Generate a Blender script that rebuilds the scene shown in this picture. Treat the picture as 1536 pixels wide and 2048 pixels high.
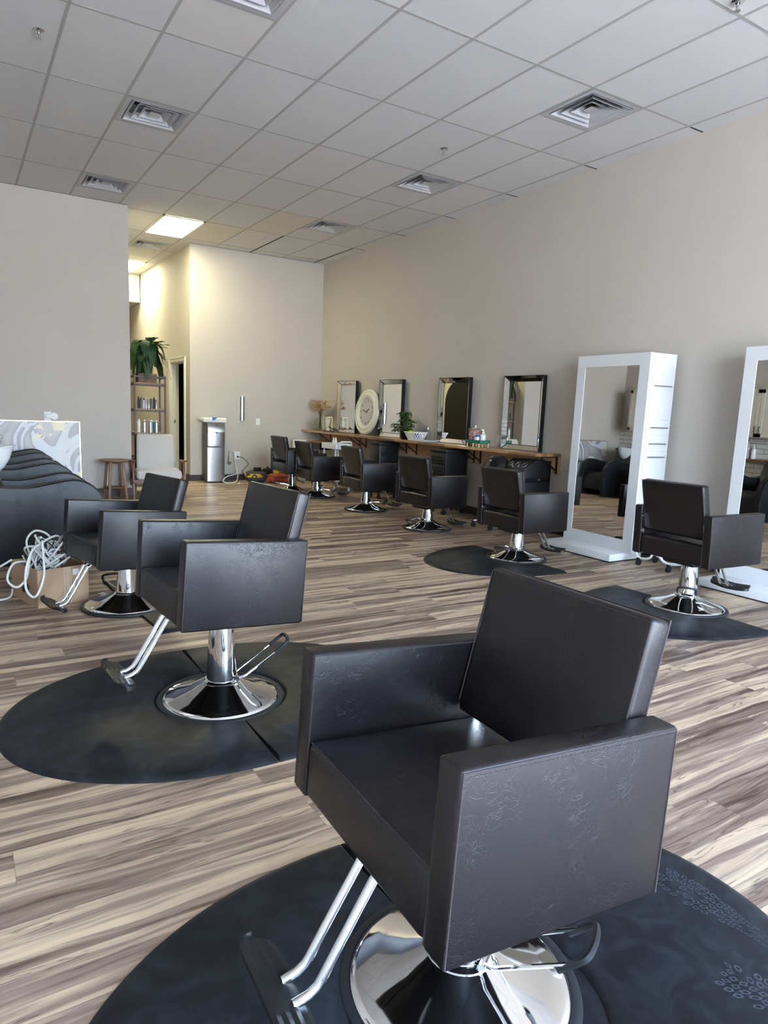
import bpy, bmesh, math, random
from mathutils import Vector, Matrix, noise
R = math.radians
PI = math.pi
random.seed(7)
for o in list(bpy.data.objects): bpy.data.objects.remove(o)
scn = bpy.context.scene
col = scn.collection

# ------------------------------------------------------------------ camera
cd = bpy.data.cameras.new('camera'); cam = bpy.data.objects.new('camera', cd); col.objects.link(cam)
cd.sensor_fit = 'VERTICAL'; cd.sensor_height = 36.0; cd.lens = 1372.25 / 2048 * 36; cd.clip_start = 0.02
RC = [[0.8508343, -0.5239865, 0.0389758], [-0.0443068, -0.1454623, -0.9883712], [0.5235627, 0.8392132, -0.1469804]]
cam.matrix_world = Matrix(((RC[0][0], -RC[1][0], -RC[2][0], 0), (RC[0][1], -RC[1][1], -RC[2][1], 0), (RC[0][2], -RC[1][2], -RC[2][2], 1.341), (0, 0, 0, 1)))
scn.camera = cam
vs = scn.view_settings
vs.view_transform = 'Standard'; vs.look = 'None'; vs.gamma = 1.0; vs.use_curve_mapping = False
vs.exposure = 1.93

# ------------------------------------------------------------------ world: overcast bright sky seen through the shop front
w = bpy.data.worlds.new('sky'); scn.world = w; w.use_nodes = True
nt = w.node_tree; nt.nodes.clear()
tc = nt.nodes.new('ShaderNodeTexCoord'); sp = nt.nodes.new('ShaderNodeSeparateXYZ'); cr = nt.nodes.new('ShaderNodeValToRGB')
bg = nt.nodes.new('ShaderNodeBackground'); wo = nt.nodes.new('ShaderNodeOutputWorld')
nt.links.new(tc.outputs['Generated'], sp.inputs[0]); nt.links.new(sp.outputs['Z'], cr.inputs[0])
nt.links.new(cr.outputs[0], bg.inputs[0]); nt.links.new(bg.outputs[0], wo.inputs[0])
e = cr.color_ramp.elements; e[0].position = 0.0; e[0].color = (0.55, 0.56, 0.56, 1); e[1].position = 0.75; e[1].color = (0.30, 0.50, 1.0, 1)
q = cr.color_ramp.elements.new(0.12); q.color = (0.66, 0.83, 1.0, 1)
bg.inputs[1].default_value = 7.0
YF = -2.6          # shop-front wall
XL = -0.35          # wall with the wash units
pd = bpy.data.lights.new('window_portal', 'AREA'); pd.shape = 'RECTANGLE'; pd.size = 5.9; pd.size_y = 3.1; pd.cycles.is_portal = True
po = bpy.data.objects.new('window_portal', pd); col.objects.link(po); po.location = ((XL + 5.84) / 2, YF - 0.02, 1.75); po.rotation_euler = (R(90), 0, 0)
sd = bpy.data.lights.new('sun', 'SUN'); sd.energy = 38; sd.angle = R(.6); sd.color = (1, .95, .88)  # added sun from behind the building; lit ground bounces light onto the ceiling
so = bpy.data.objects.new('sun', sd); col.objects.link(so); so.rotation_euler = (R(-38), 0, R(12))

# ------------------------------------------------------------------ materials
def mat(name, color=(.5, .5, .5), rough=.5, metal=0, spec=.5, bump=None, coat=0, trans=0, ior=1.45, emit=None, alpha=1, var=None, sheen=0):
    m = bpy.data.materials.new(name); m.use_nodes = True; n = m.node_tree; b = n.nodes['Principled BSDF']
    b.inputs['Base Color'].default_value = (*color, 1); b.inputs['Roughness'].default_value = rough; b.inputs['Metallic'].default_value = metal
    b.inputs['Specular IOR Level'].default_value = spec; b.inputs['Coat Weight'].default_value = coat
    b.inputs['Transmission Weight'].default_value = trans; b.inputs['IOR'].default_value = ior; b.inputs['Sheen Weight'].default_value = sheen
    if emit: b.inputs['Emission Color'].default_value = (*emit[0], 1); b.inputs['Emission Strength'].default_value = emit[1]
    tcn = n.nodes.new('ShaderNodeTexCoord')
    if var:   # (scale, second colour, stretch)
        mp = n.nodes.new('ShaderNodeMapping'); mp.inputs['Scale'].default_value = var[2] if len(var) > 2 else (1, 1, 1)
        ns = n.nodes.new('ShaderNodeTexNoise'); ns.inputs['Scale'].default_value = var[0]; ns.inputs['Detail'].default_value = 5
        rp = n.nodes.new('ShaderNodeValToRGB'); rp.color_ramp.elements[0].position = .35; rp.color_ramp.elements[1].position = .65
        rp.color_ramp.elements[0].color = (*color, 1); rp.color_ramp.elements[1].color = (*var[1], 1)
        n.links.new(tcn.outputs['Object'], mp.inputs[0]); n.links.new(mp.outputs[0], ns.inputs[0]); n.links.new(ns.outputs[0], rp.inputs[0]); n.links.new(rp.outputs[0], b.inputs['Base Color'])
    if bump:  # (scale, strength, distance)
        ns = n.nodes.new('ShaderNodeTexNoise'); ns.inputs['Scale'].default_value = bump[0]; ns.inputs['Detail'].default_value = 6; ns.inputs['Roughness'].default_value = .6
        bp = n.nodes.new('ShaderNodeBump'); bp.inputs['Strength'].default_value = bump[1]; bp.inputs['Distance'].default_value = bump[2]
        n.links.new(tcn.outputs['Object'], ns.inputs[0]); n.links.new(ns.outputs[0], bp.inputs['Height']); n.links.new(bp.outputs[0], b.inputs['Normal'])
    return m

def leather(name, color, rough):
    m = mat(name, color, rough, spec=.5); n = m.node_tree; b = n.nodes['Principled BSDF']
    t = n.nodes.new('ShaderNodeTexCoord')
    wv = n.nodes.new('ShaderNodeTexNoise'); wv.inputs['Scale'].default_value = 9; wv.inputs['Detail'].default_value = 3
    mx = n.nodes.new('ShaderNodeMixRGB'); mx.inputs[0].default_value = .12
    v = n.nodes.new('ShaderNodeTexNoise'); v.inputs['Scale'].default_value = 48; v.inputs['Detail'].default_value = 3; v.inputs['Distortion'].default_value = 1.2
    ab = n.nodes.new('ShaderNodeMath'); ab.operation = 'SUBTRACT'; ab.inputs[1].default_value = .5; ab2 = n.nodes.new('ShaderNodeMath'); ab2.operation = 'ABSOLUTE'
    nz = n.nodes.new('ShaderNodeTexNoise'); nz.inputs['Scale'].default_value = 260; nz.inputs['Detail'].default_value = 2
    msk = n.nodes.new('ShaderNodeTexNoise'); msk.inputs['Scale'].default_value = 11
    mr = n.nodes.new('ShaderNodeMapRange'); mr.inputs[1].default_value = 0; mr.inputs[2].default_value = .035
    rk = n.nodes.new('ShaderNodeMapRange'); rk.inputs[1].default_value = .45; rk.inputs[2].default_value = .75
    inv = n.nodes.new('ShaderNodeMixRGB'); inv.inputs[1].default_value = (1, 1, 1, 1)
    ad = n.nodes.new('ShaderNodeMath'); ad.operation = 'MULTIPLY_ADD'; ad.inputs[1].default_value = .35
    bp = n.nodes.new('ShaderNodeBump'); bp.inputs['Strength'].default_value = .5; bp.inputs['Distance'].default_value = .0010
    L = n.links.new
    L(t.outputs['Object'], wv.inputs[0]); L(t.outputs['Object'], mx.inputs[1]); L(wv.outputs['Color'], mx.inputs[2]); L(mx.outputs[0], v.inputs['Vector'])
    L(t.outputs['Object'], nz.inputs[0]); L(t.outputs['Object'], msk.inputs[0]); L(v.outputs[0], ab.inputs[0]); L(ab.outputs[0], ab2.inputs[0]); L(ab2.outputs[0], mr.inputs[0]); L(msk.outputs[0], rk.inputs[0])
    L(rk.outputs[0], inv.inputs[0]); L(mr.outputs[0], inv.inputs[2]); L(nz.outputs[0], ad.inputs[0]); L(inv.outputs[0], ad.inputs[2])
    L(ad.outputs[0], bp.inputs['Height']); L(bp.outputs[0], b.inputs['Normal'])
    return m

M = {}
M['leather'] = leather('dark_brown_leather', (.0085, .0062, .0068), .36)
M['leather_wash'] = leather('black_leather', (.005, .006, .009), .44)
M['seam'] = mat('stitching', (.035, .026, .027), .6)
M['chrome'] = mat('chrome', (.78, .79, .80), .06, 1)
M['steel'] = mat('brushed_steel', (.50, .50, .51), .28, 1, bump=(60, .05, .001))
M['steel_side'] = mat('grey_steel_side', (.16, .16, .16), .5, .3)
M['rubber'] = mat('black_rubber', (.016, .017, .019), .5, bump=(90, .15, .001))
M['plastic_black'] = mat('black_plastic', (.012, .012, .013), .38)
M['black_gloss'] = mat('black_gloss', (.008, .008, .009), .15)
M['black_metal'] = mat('black_metal', (.018, .017, .017), .45, .3)
M['bronze_metal'] = mat('dark_bronze_metal', (.075, .06, .055), .5, .5)
M['white_paint'] = mat('white_laminate', (.66, .68, .69), .32)
M['white_plastic'] = mat('white_plastic', (.80, .80, .78), .4)
M['white_metal'] = mat('white_metal', (.78, .79, .79), .35)
M['cream'] = mat('cream_paint', (.66, .66, .56), .45, bump=(40, .1, .002))
M['clockface'] = mat('clock_face', (.50, .47, .46), .7)
M['ink'] = mat('dark_ink', (.03, .025, .022), .7)
M['copper'] = mat('rose_copper', (.18, .08, .06), .4, .6)
M['mirror'] = mat('mirror_glass', (.86, .86, .84), .012, 1)
M['fabric'] = mat('beige_linen', (.56, .53, .49), .9, bump=(300, .3, .001), sheen=.3)
M['darkwood'] = mat('reddish_wood', (.11, .04, .022), .35, var=(14, (.19, .075, .04), (1, 1, .15)))
M['walnut'] = mat('brown_wood', (.16, .075, .035), .45, var=(12, (.24, .12, .06), (1, 1, .15)))
M['shelfwood'] = mat('shelf_wood', (.30, .17, .09), .55, var=(10, (.40, .24, .14), (.2, 3, 3)))
M['planter'] = mat('planter_wood', (.14, .08, .05), .7, var=(20, (.24, .15, .09)))
M['pine'] = mat('pine_board', (.56, .33, .16), .6, var=(6, (.66, .42, .22), (6, .5, 6)))
M['fern'] = mat('fern_green', (.010, .045, .011), .5, var=(8, (.030, .10, .02)))
M['leaf'] = mat('umbrella_plant_green', (.018, .065, .014), .4, var=(9, (.06, .15, .028)))
M['stem'] = mat('stem_brown', (.12, .09, .05), .7)
M['pampas'] = mat('dried_grass', (.52, .34, .18), .9, var=(30, (.66, .48, .30)))
M['glass_green'] = mat('pale_green_glass', (.90, .97, .95), .03, trans=1, ior=1.15)
M['glass'] = mat('clear_glass', (.96, .98, .98), .02, trans=1, ior=1.3)
M['glass_emerald'] = mat('green_glass', (.04, .28, .18), .08, trans=.5)
M['wax'] = mat('candle_wax', (.86, .80, .62), .6)
M['gold'] = mat('gold_metal', (.75, .55, .25), .3, 1)
M['pink'] = mat('pink_candy', (.75, .30, .33), .5, var=(60, (.85, .70, .68)))
M['blue'] = mat('blue_plastic', (.02, .16, .50), .5)
M['yellow'] = mat('yellow_fabric', (.60, .40, .03), .7)
M['lime'] = mat('lime_wrapper', (.62, .68, .03), .4)
M['orange'] = mat('orange_wrapper', (.60, .12, .03), .4)
M['red_fabric'] = mat('rust_red_fabric', (.30, .06, .03), .75, bump=(25, .4, .01))
M['grey_fabric'] = mat('grey_fabric', (.05, .05, .055), .8)
M['brass'] = mat('brass', (.60, .38, .16), .3, 1)
M['cardboard'] = mat('cardboard', (.42, .28, .17), .8, var=(3, (.46, .31, .19)))
M['tape'] = mat('packing_tape', (.50, .37, .25), .35)
M['paper'] = mat('paper', (.80, .80, .78), .7)
M['cable_white'] = mat('white_cable', (.74, .74, .70), .4)
M['porcelain'] = mat('porcelain', (.80, .82, .83), .12)
M['mag'] = mat('magazine', (.60, .61, .66), .35)
M['paint_cab'] = mat('cabinet_cream', (.62, .60, .53), .45)
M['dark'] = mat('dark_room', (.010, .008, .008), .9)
M['baseboard'] = mat('vinyl_baseboard', (.040, .026, .025), .5)
M['trimwhite'] = mat('door_trim_white', (.70, .70, .62), .4)
M['can'] = mat('silver_can', (.50, .51, .54), .3, .8)
M['lav'] = mat('lavender_bottle', (.55, .45, .52), .3)
M['grid'] = mat('ceiling_tee', (.38, .37, .35), .6)
M['ventw'] = mat('vent_metal', (.46, .46, .47), .45)
M['duct_gap_dark'] = mat('duct_and_gap_shade', (.030, .030, .032), .7)
M['lamp'] = mat('lamp_diffuser', (1, 1, 1), .5, emit=((1.0, .94, .62), 11.0))
M['asphalt'] = mat('concrete_lot', (.50, .48, .45), .9)
M['socketdark'] = mat('socket_slots', (.05, .05, .05), .5)

def wall_mat(name, c1, c2):
    m = mat(name, c1, .75, var=(1.2, c2), bump=(160, .12, .002)); return m
M['wall'] = wall_mat('wall_paint', (.505, .470, .420), (.52, .485, .435))
M['ext'] = mat('shopfront_frame', (.16, .15, .14), .5)

# ceiling tiles: speckled, a few yellowed ones
m = mat('ceiling_tile', (.5, .5, .5), .9); M['tile'] = m; n = m.node_tree; b = n.nodes['Principled BSDF']; L = n.links.new
g = n.nodes.new('ShaderNodeNewGeometry'); s = n.nodes.new('ShaderNodeSeparateXYZ'); L(g.outputs['Position'], s.inputs[0])
def mth(op, a, bb=None, c=None, nn=None):
    nn = nn or n; k = nn.nodes.new('ShaderNodeMath'); k.operation = op
    for i, v in enumerate((a, bb, c)):
        if v is None: continue
        if isinstance(v, (int, float)): k.inputs[i].default_value = v
        else: nn.links.new(v, k.inputs[i])
    return k.outputs[0]
cx_ = mth('FLOOR', mth('DIVIDE', mth('SUBTRACT', s.outputs[0], 5.631), .6096)); cy_ = mth('FLOOR', mth('DIVIDE', mth('SUBTRACT', s.outputs[1], 4.1834), 1.2192))
cb = n.nodes.new('ShaderNodeCombineXYZ'); L(cx_, cb.inputs[0]); L(cy_, cb.inputs[1])
wn = n.nodes.new('ShaderNodeTexWhiteNoise'); L(cb.outputs[0], wn.inputs[0])
rp = n.nodes.new('ShaderNodeValToRGB'); L(wn.outputs['Value'], rp.inputs[0])
rp.color_ramp.elements[0].color = (.60, .595, .58, 1); rp.color_ramp.elements[1].color = (.64, .59, .50, 1)
for p_, c_ in ((.45, (.62, .615, .60, 1)), (.80, (.635, .63, .615, 1)), (.93, (.635, .62, .59, 1))):
    k = rp.color_ramp.elements.new(p_); k.color = c_
nz = n.nodes.new('ShaderNodeTexNoise'); nz.inputs['Scale'].default_value = 120; nz.inputs['Detail'].default_value = 3; L(g.outputs['Position'], nz.inputs[0])
bp = n.nodes.new('ShaderNodeBump'); bp.inputs['Strength'].default_value = .35; bp.inputs['Distance'].default_value = .004; L(nz.outputs[0], bp.inputs['Height']); L(bp.outputs[0], b.inputs['Normal'])
L(rp.outputs[0], b.inputs['Base Color'])

# floor: vinyl planks running along X, each printed with narrow strips of pale, taupe and dark walnut
m = mat('plank_floor', (.4, .3, .25), .42, spec=.5); M['floor'] = m; n = m.node_tree; b = n.nodes['Principled BSDF']; L = n.links.new
g = n.nodes.new('ShaderNodeNewGeometry'); s = n.nodes.new('ShaderNodeSeparateXYZ'); L(g.outputs['Position'], s.inputs[0])
X, Y = s.outputs[0], s.outputs[1]
PW, PL = .165, 1.22
def wn1(v, w_=None):
    k = n.nodes.new('ShaderNodeTexWhiteNoise'); k.noise_dimensions = '2D'; c = n.nodes.new('ShaderNodeCombineXYZ'); L(v, c.inputs[0])
    if w_ is not None: L(w_, c.inputs[1])
    L(c.outputs[0], k.inputs['Vector']); return k.outputs['Value']
yr = mth('DIVIDE', Y, PW); row = mth('FLOOR', yr)
xr = mth('ADD', mth('DIVIDE', X, PL), mth('MULTIPLY', wn1(row), 7.31)); cl = mth('FLOOR', xr)
pid = wn1(row, cl); pid2 = wn1(cl, row)
fy = mth('FRACT', yr); fx = mth('FRACT', xr)
# warp of the grain inside a plank
cw = n.nodes.new('ShaderNodeCombineXYZ'); L(mth('ADD', mth('MULTIPLY', X, 1.6), mth('MULTIPLY', pid, 91)), cw.inputs[0]); L(mth('ADD', mth('MULTIPLY', Y, 6), mth('MULTIPLY', pid2, 37)), cw.inputs[1])
nw = n.nodes.new('ShaderNodeTexNoise'); nw.inputs['Scale'].default_value = 1; nw.inputs['Detail'].default_value = 2; L(cw.outputs[0], nw.inputs[0])
warp = mth('MULTIPLY', mth('SUBTRACT', nw.outputs[0], .5), .085)
yw = mth('ADD', Y, warp)
# strip bands
sb = mth('ADD', mth('MULTIPLY', mth('ADD', fy, mth('MULTIPLY', mth('SUBTRACT', nw.outputs[0], .5), .35)), 2.6), mth('MULTIPLY', pid, 3.7))
cs = n.nodes.new('ShaderNodeCombineXYZ'); L(mth('FLOOR', sb), cs.inputs[0]); L(pid2, cs.inputs[1]); L(row, cs.inputs[2])
ws = n.nodes.new('ShaderNodeTexWhiteNoise'); L(cs.outputs[0], ws.inputs[0])
# grain
cg = n.nodes.new('ShaderNodeCombineXYZ'); L(mth('ADD', mth('MULTIPLY', X, 1.3), mth('MULTIPLY', pid, 53)), cg.inputs[0]); L(mth('ADD', mth('MULTIPLY', yw, 26), mth('MULTIPLY', pid2, 71)), cg.inputs[1])
ng = n.nodes.new('ShaderNodeTexNoise'); ng.inputs['Scale'].default_value = 1; ng.inputs['Detail'].default_value = 6; ng.inputs['Roughness'].default_value = .62; ng.inputs['Distortion'].default_value = .6; L(cg.outputs[0], ng.inputs[0])
cf = n.nodes.new('ShaderNodeCombineXYZ'); L(mth('MULTIPLY', X, 9), cf.inputs[0]); L(mth('MULTIPLY', yw, 190), cf.inputs[1])
nf = n.nodes.new('ShaderNodeTexNoise'); nf.inputs['Scale'].default_value = 1; nf.inputs['Detail'].default_value = 3; L(cf.outputs[0], nf.inputs[0])
tone = mth('ADD', mth('MULTIPLY', ws.outputs['Value'], .52), mth('ADD', mth('MULTIPLY', mth('SUBTRACT', ng.outputs[0], .5), 1.65), .28))
tone = mth('ADD', tone, mth('MULTIPLY', mth('SUBTRACT', nf.outputs[0], .5), .26))
rp = n.nodes.new('ShaderNodeValToRGB'); L(tone, rp.inputs[0])
E_ = rp.color_ramp.elements
E_[0].position = .06; E_[0].color = (.055, .030, .021, 1); E_[1].position = .90; E_[1].color = (.62, .475, .315, 1)
for p_, c_ in ((.20, (.125, .078, .055, 1)), (.34, (.215, .148, .108, 1)), (.50, (.29, .21, .155, 1)), (.66, (.46, .345, .235, 1))):
    k = E_.new(p_); k.color = c_
# thin dark mineral streaks
ck = n.nodes.new('ShaderNodeCombineXYZ'); L(mth('ADD', mth('MULTIPLY', X, .9), mth('MULTIPLY', pid2, 29)), ck.inputs[0]); L(mth('ADD', mth('MULTIPLY', yw, 13), mth('MULTIPLY', pid, 17)), ck.inputs[1])
nk = n.nodes.new('ShaderNodeTexNoise'); nk.inputs['Scale'].default_value = 1; nk.inputs['Detail'].default_value = 4; nk.inputs['Distortion'].default_value = 1.0; L(ck.outputs[0], nk.inputs[0])
st = n.nodes.new('ShaderNodeMapRange'); st.inputs[1].default_value = .0; st.inputs[2].default_value = .014; st.inputs[3].default_value = .78; st.inputs[4].default_value = 0
L(mth('ABSOLUTE', mth('SUBTRACT', nk.outputs[0], .56)), st.inputs[0])
mx = n.nodes.new('ShaderNodeMixRGB'); L(st.outputs[0], mx.inputs[0]); L(rp.outputs[0], mx.inputs[1]); mx.inputs[2].default_value = (.075, .042, .030, 1)
gy = mth('MINIMUM', fy, mth('SUBTRACT', 1, fy)); gx = mth('MINIMUM', fx, mth('SUBTRACT', 1, fx))
gap = mth('MAXIMUM', mth('LESS_THAN', gy, .007), mth('LESS_THAN', gx, .0011))
mg = n.nodes.new('ShaderNodeMixRGB'); L(mth('MULTIPLY', gap, .35), mg.inputs[0]); L(mx.outputs[0], mg.inputs[1]); mg.inputs[2].default_value = (.09, .06, .05, 1)
L(mg.outputs[0], b.inputs['Base Color'])
bp = n.nodes.new('ShaderNodeBump'); bp.inputs['Strength'].default_value = .12; bp.inputs['Distance'].default_value = .001; L(nf.outputs[0], bp.inputs['Height']); L(bp.outputs[0], b.inputs['Normal'])

# butcher-block counter
m = mat('butcher_block', (.3, .17, .09), .3, coat=.3); M['counter'] = m; n = m.node_tree; b = n.nodes['Principled BSDF']; L = n.links.new
g = n.nodes.new('ShaderNodeNewGeometry'); s = n.nodes.new('ShaderNodeSeparateXYZ'); L(g.outputs['Position'], s.inputs[0])
rw = mth('FLOOR', mth('DIVIDE', s.outputs[0], .045)); k = n.nodes.new('ShaderNodeTexWhiteNoise'); c = n.nodes.new('ShaderNodeCombineXYZ'); L(rw, c.inputs[0]); L(c.outputs[0], k.inputs[0])
cc = mth('FLOOR', mth('ADD', mth('DIVIDE', s.outputs[1], .62), mth('MULTIPLY', k.outputs['Value'], 5))); c2 = n.nodes.new('ShaderNodeCombineXYZ'); L(rw, c2.inputs[0]); L(cc, c2.inputs[1])
k2 = n.nodes.new('ShaderNodeTexWhiteNoise'); L(c2.outputs[0], k2.inputs[0]); rp = n.nodes.new('ShaderNodeValToRGB')
nz = n.nodes.new('ShaderNodeTexNoise'); nz.inputs['Scale'].default_value = 8; mp = n.nodes.new('ShaderNodeMapping'); mp.inputs['Scale'].default_value = (6, .5, 6); L(g.outputs['Position'], mp.inputs[0]); L(mp.outputs[0], nz.inputs[0])
L(mth('ADD', mth('MULTIPLY', k2.outputs['Value'], .6), mth('MULTIPLY', nz.outputs[0], .4)), rp.inputs[0])
rp.color_ramp.elements[0].color = (.10, .045, .02, 1); rp.color_ramp.elements[1].color = (.52, .29, .13, 1)
rp.color_ramp.elements[0].position = .15; rp.color_ramp.elements[1].position = .85
L(rp.outputs[0], b.inputs['Base Color'])

# white subway tiles (brick texture on Y/Z)
m = mat('subway_tile', (.7, .7, .68), .15); M['subway'] = m; n = m.node_tree; b = n.nodes['Principled BSDF']; L = n.links.new
g = n.nodes.new('ShaderNodeNewGeometry'); s = n.nodes.new('ShaderNodeSeparateXYZ'); L(g.outputs['Position'], s.inputs[0]); c = n.nodes.new('ShaderNodeCombineXYZ'); L(s.outputs[1], c.inputs[0]); L(s.outputs[2], c.inputs[1])
br = n.nodes.new('ShaderNodeTexBrick'); br.inputs['Scale'].default_value = 1; br.inputs['Mortar Size'].default_value = .0035; br.inputs['Brick Width'].default_value = .30; br.inputs['Row Height'].default_value = .083
br.inputs['Color1'].default_value = (.66, .66, .64, 1); br.inputs['Color2'].default_value = (.70, .70, .68, 1); br.inputs['Mortar'].default_value = (.04, .04, .04, 1)
L(c.outputs[0], br.inputs['Vector']); L(br.outputs[0], b.inputs['Base Color'])

# mat rubber with worn chalky tread marks
m = mat('mat_rubber', (.014, .016, .018), .46, spec=.35, bump=(140, .2, .001)); M['matrub'] = m; n = m.node_tree; b = n.nodes['Principled BSDF']; L = n.links.new
t = n.nodes.new('ShaderNodeTexCoord'); a1 = n.nodes.new('ShaderNodeTexNoise'); a1.inputs['Scale'].default_value = 2.2; a1.inputs['Detail'].default_value = 3; L(t.outputs['Object'], a1.inputs[0])
rr = n.nodes.new('ShaderNodeMapRange'); rr.inputs[1].default_value = .4; rr.inputs[2].default_value = .7; rr.inputs[3].default_value = .44; rr.inputs[4].default_value = .60; L(a1.outputs[0], rr.inputs[0]); L(rr.outputs[0], b.inputs['Roughness'])
a2 = n.nodes.new('ShaderNodeTexNoise'); a2.inputs['Scale'].default_value = 7; a2.inputs['Detail'].default_value = 6; a2.inputs['Distortion'].default_value = 2; L(t.outputs['Object'], a2.inputs[0])
rp = n.nodes.new('ShaderNodeValToRGB'); L(a2.outputs[0], rp.inputs[0]); rp.color_ramp.elements[0].position = .45; rp.color_ramp.elements[0].color = (.007, .0085, .011, 1); rp.color_ramp.elements[1].position = .85; rp.color_ramp.elements[1].color = (.026, .031, .038, 1); L(rp.outputs[0], b.inputs['Base Color'])
M['chalk'] = mat('chalky_scuff', (.040, .048, .058), .8)

# abstract canvas: soft greys, pearly blobs, gold leaf patches
m = mat('abstract_canvas', (.6, .6, .6), .3, spec=.5); M['art'] = m; n = m.node_tree; b = n.nodes['Principled BSDF']; L = n.links.new
t = n.nodes.new('ShaderNodeTexCoord'); a = n.nodes.new('ShaderNodeTexNoise'); a.inputs['Scale'].default_value = 1.5; a.inputs['Detail'].default_value = 1.5; a.inputs['Distortion'].default_value = 1.8; L(t.outputs['Object'], a.inputs[0])
rp = n.nodes.new('ShaderNodeValToRGB'); rp.color_ramp.interpolation = 'LINEAR'; L(a.outputs[0], rp.inputs[0]); E_ = rp.color_ramp.elements
E_[0].position = .36; E_[0].color = (.42, .40, .38, 1); E_[1].position = .75; E_[1].color = (.50, .50, .52, 1)
for p_, c_ in ((.445, (.30, .26, .28, 1)), (.45, (.60, .62, .66, 1)), (.55, (.56, .58, .60, 1)), (.556, (.28, .25, .28, 1)), (.60, (.34, .31, .33, 1)), (.61, (.62, .63, .64, 1))):
    k = E_.new(p_); k.color = c_
a2 = n.nodes.new('ShaderNodeTexNoise'); a2.inputs['Scale'].default_value = 2.7; a2.inputs['Detail'].default_value = 8; a2.inputs['Roughness'].default_value = .6
mp = n.nodes.new('ShaderNodeMapping'); mp.inputs['Location'].default_value = (3.3, 1, 5.2); L(t.outputs['Object'], mp.inputs[0]); L(mp.outputs[0], a2.inputs[0])
gm = mth('GREATER_THAN', a2.outputs[0], .555); mx = n.nodes.new('ShaderNodeMixRGB'); L(gm, mx.inputs[0]); L(rp.outputs[0], mx.inputs[1]); mx.inputs[2].default_value = (.74, .66, .40, 1)
L(mx.outputs[0], b.inputs['Base Color'])

# ------------------------------------------------------------------ geometry helpers
def fin(bm, name, m, parent=None, smooth=True, mtx=None, ang=35):
    if mtx is not None: bmesh.ops.transform(bm, matrix=mtx, verts=bm.verts)
    me = bpy.data.meshes.new(name); bm.to_mesh(me); bm.free()
    o = bpy.data.objects.new(name, me); col.objects.link(o)
    ms = m if isinstance(m, (list, tuple)) else [m]
    for x in ms: me.materials.append(M[x] if isinstance(x, str) else x)
    if smooth:
        me.polygons.foreach_set('use_smooth', [True] * len(me.polygons)); me.set_sharp_from_angle(angle=R(ang))
    if parent: o.parent = parent
    return o
def box(bm, x0, x1, y0, y1, z0, z1, bev=0, seg=2, mi=0):
    vs_ = [bm.verts.new((x, y, z)) for x in (x0, x1) for y in (y0, y1) for z in (z0, z1)]
    F = [(0, 1, 3, 2), (4, 6, 7, 5), (0, 4, 5, 1), (2, 3, 7, 6), (0, 2, 6, 4), (1, 5, 7, 3)]
    fs = [bm.faces.new([vs_[i] for i in f]) for f in F]
    for f in fs: f.material_index = mi
    if bev > 0:
        ed = list({e_ for f in fs for e_ in f.edges})
        bmesh.ops.bevel(bm, geom=ed, offset=bev, segments=seg, profile=.5, affect='EDGES')
    return vs_
def hexa(bm, P, bev=0, seg=2):
    """P: eight points ordered bottom ring (4) then top ring (4)"""
    v = [bm.verts.new(p) for p in P]
    fs = [bm.faces.new([v[i] for i in f]) for f in ((3, 2, 1, 0), (4, 5, 6, 7), (0, 1, 5, 4), (1, 2, 6, 5), (2, 3, 7, 6), (3, 0, 4, 7))]
    if bev: bmesh.ops.bevel(bm, geom=list({e_ for f in fs for e_ in f.edges}), offset=bev, segments=seg, profile=.5, affect='EDGES')
def B(*a, **k):
    bm = bmesh.new(); box(bm, *a, **k); return bm
def catmull(P, n=6, closed=False):
    P = [Vector(p) for p in P]; out = []; N = len(P)
    rng = range(N) if closed else range(N - 1)
    for i in rng:
        p0 = P[(i - 1) % N] if (closed or i > 0) else P[0]; p1 = P[i]; p2 = P[(i + 1) % N]; p3 = P[(i + 2) % N] if (closed or i + 2 < N) else P[-1]
        for j in range(n):
            t_ = j / n
            out.append(.5 * ((2 * p1) + (-p0 + p2) * t_ + (2 * p0 - 5 * p1 + 4 * p2 - p3) * t_ ** 2 + (-p0 + 3 * p1 - 3 * p2 + p3) * t_ ** 3))
    if not closed: out.append(P[-1])
    return out
def tube(bm, pts, r, seg=8, closed=False, cap=True, mi=0):
    pts = [Vector(p) for p in pts]; N = len(pts); rings = []
    rr_ = r if isinstance(r, (list, tuple)) else [r] * N
    T0 = (pts[1] - pts[0]).normalized(); up = Vector((0, 0, 1)) if abs(T0.z) < .9 else Vector((1, 0, 0))
    nrm = (up - T0 * up.dot(T0)).normalized()
    for i, p in enumerate(pts):
        if closed: T_ = (pts[(i + 1) % N] - pts[i - 1])
        else: T_ = pts[min(i + 1, N - 1)] - pts[max(i - 1, 0)]
        if T_.length < 1e-9: T_ = T0
        T_ = T_.normalized(); nrm = (nrm - T_ * nrm.dot(T_))
        if nrm.length < 1e-6: nrm = T_.orthogonal()
        nrm.normalize(); bi = T_.cross(nrm)
        rings.append([bm.verts.new(p + (nrm * math.cos(2 * PI * k_ / seg) + bi * math.sin(2 * PI * k_ / seg)) * rr_[i]) for k_ in range(seg)])
    M_ = N if closed else N - 1
    for i in range(M_):
        a_, b_ = rings[i], rings[(i + 1) % N]
        for k_ in range(seg):
            f = bm.faces.new((a_[k_], a_[(k_ + 1) % seg], b_[(k_ + 1) % seg], b_[k_])); f.material_index = mi
    if cap and not closed:
        f = bm.faces.new(list(reversed(rings[0]))); f.material_index = mi
        f = bm.faces.new(rings[-1]); f.material_index = mi
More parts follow.
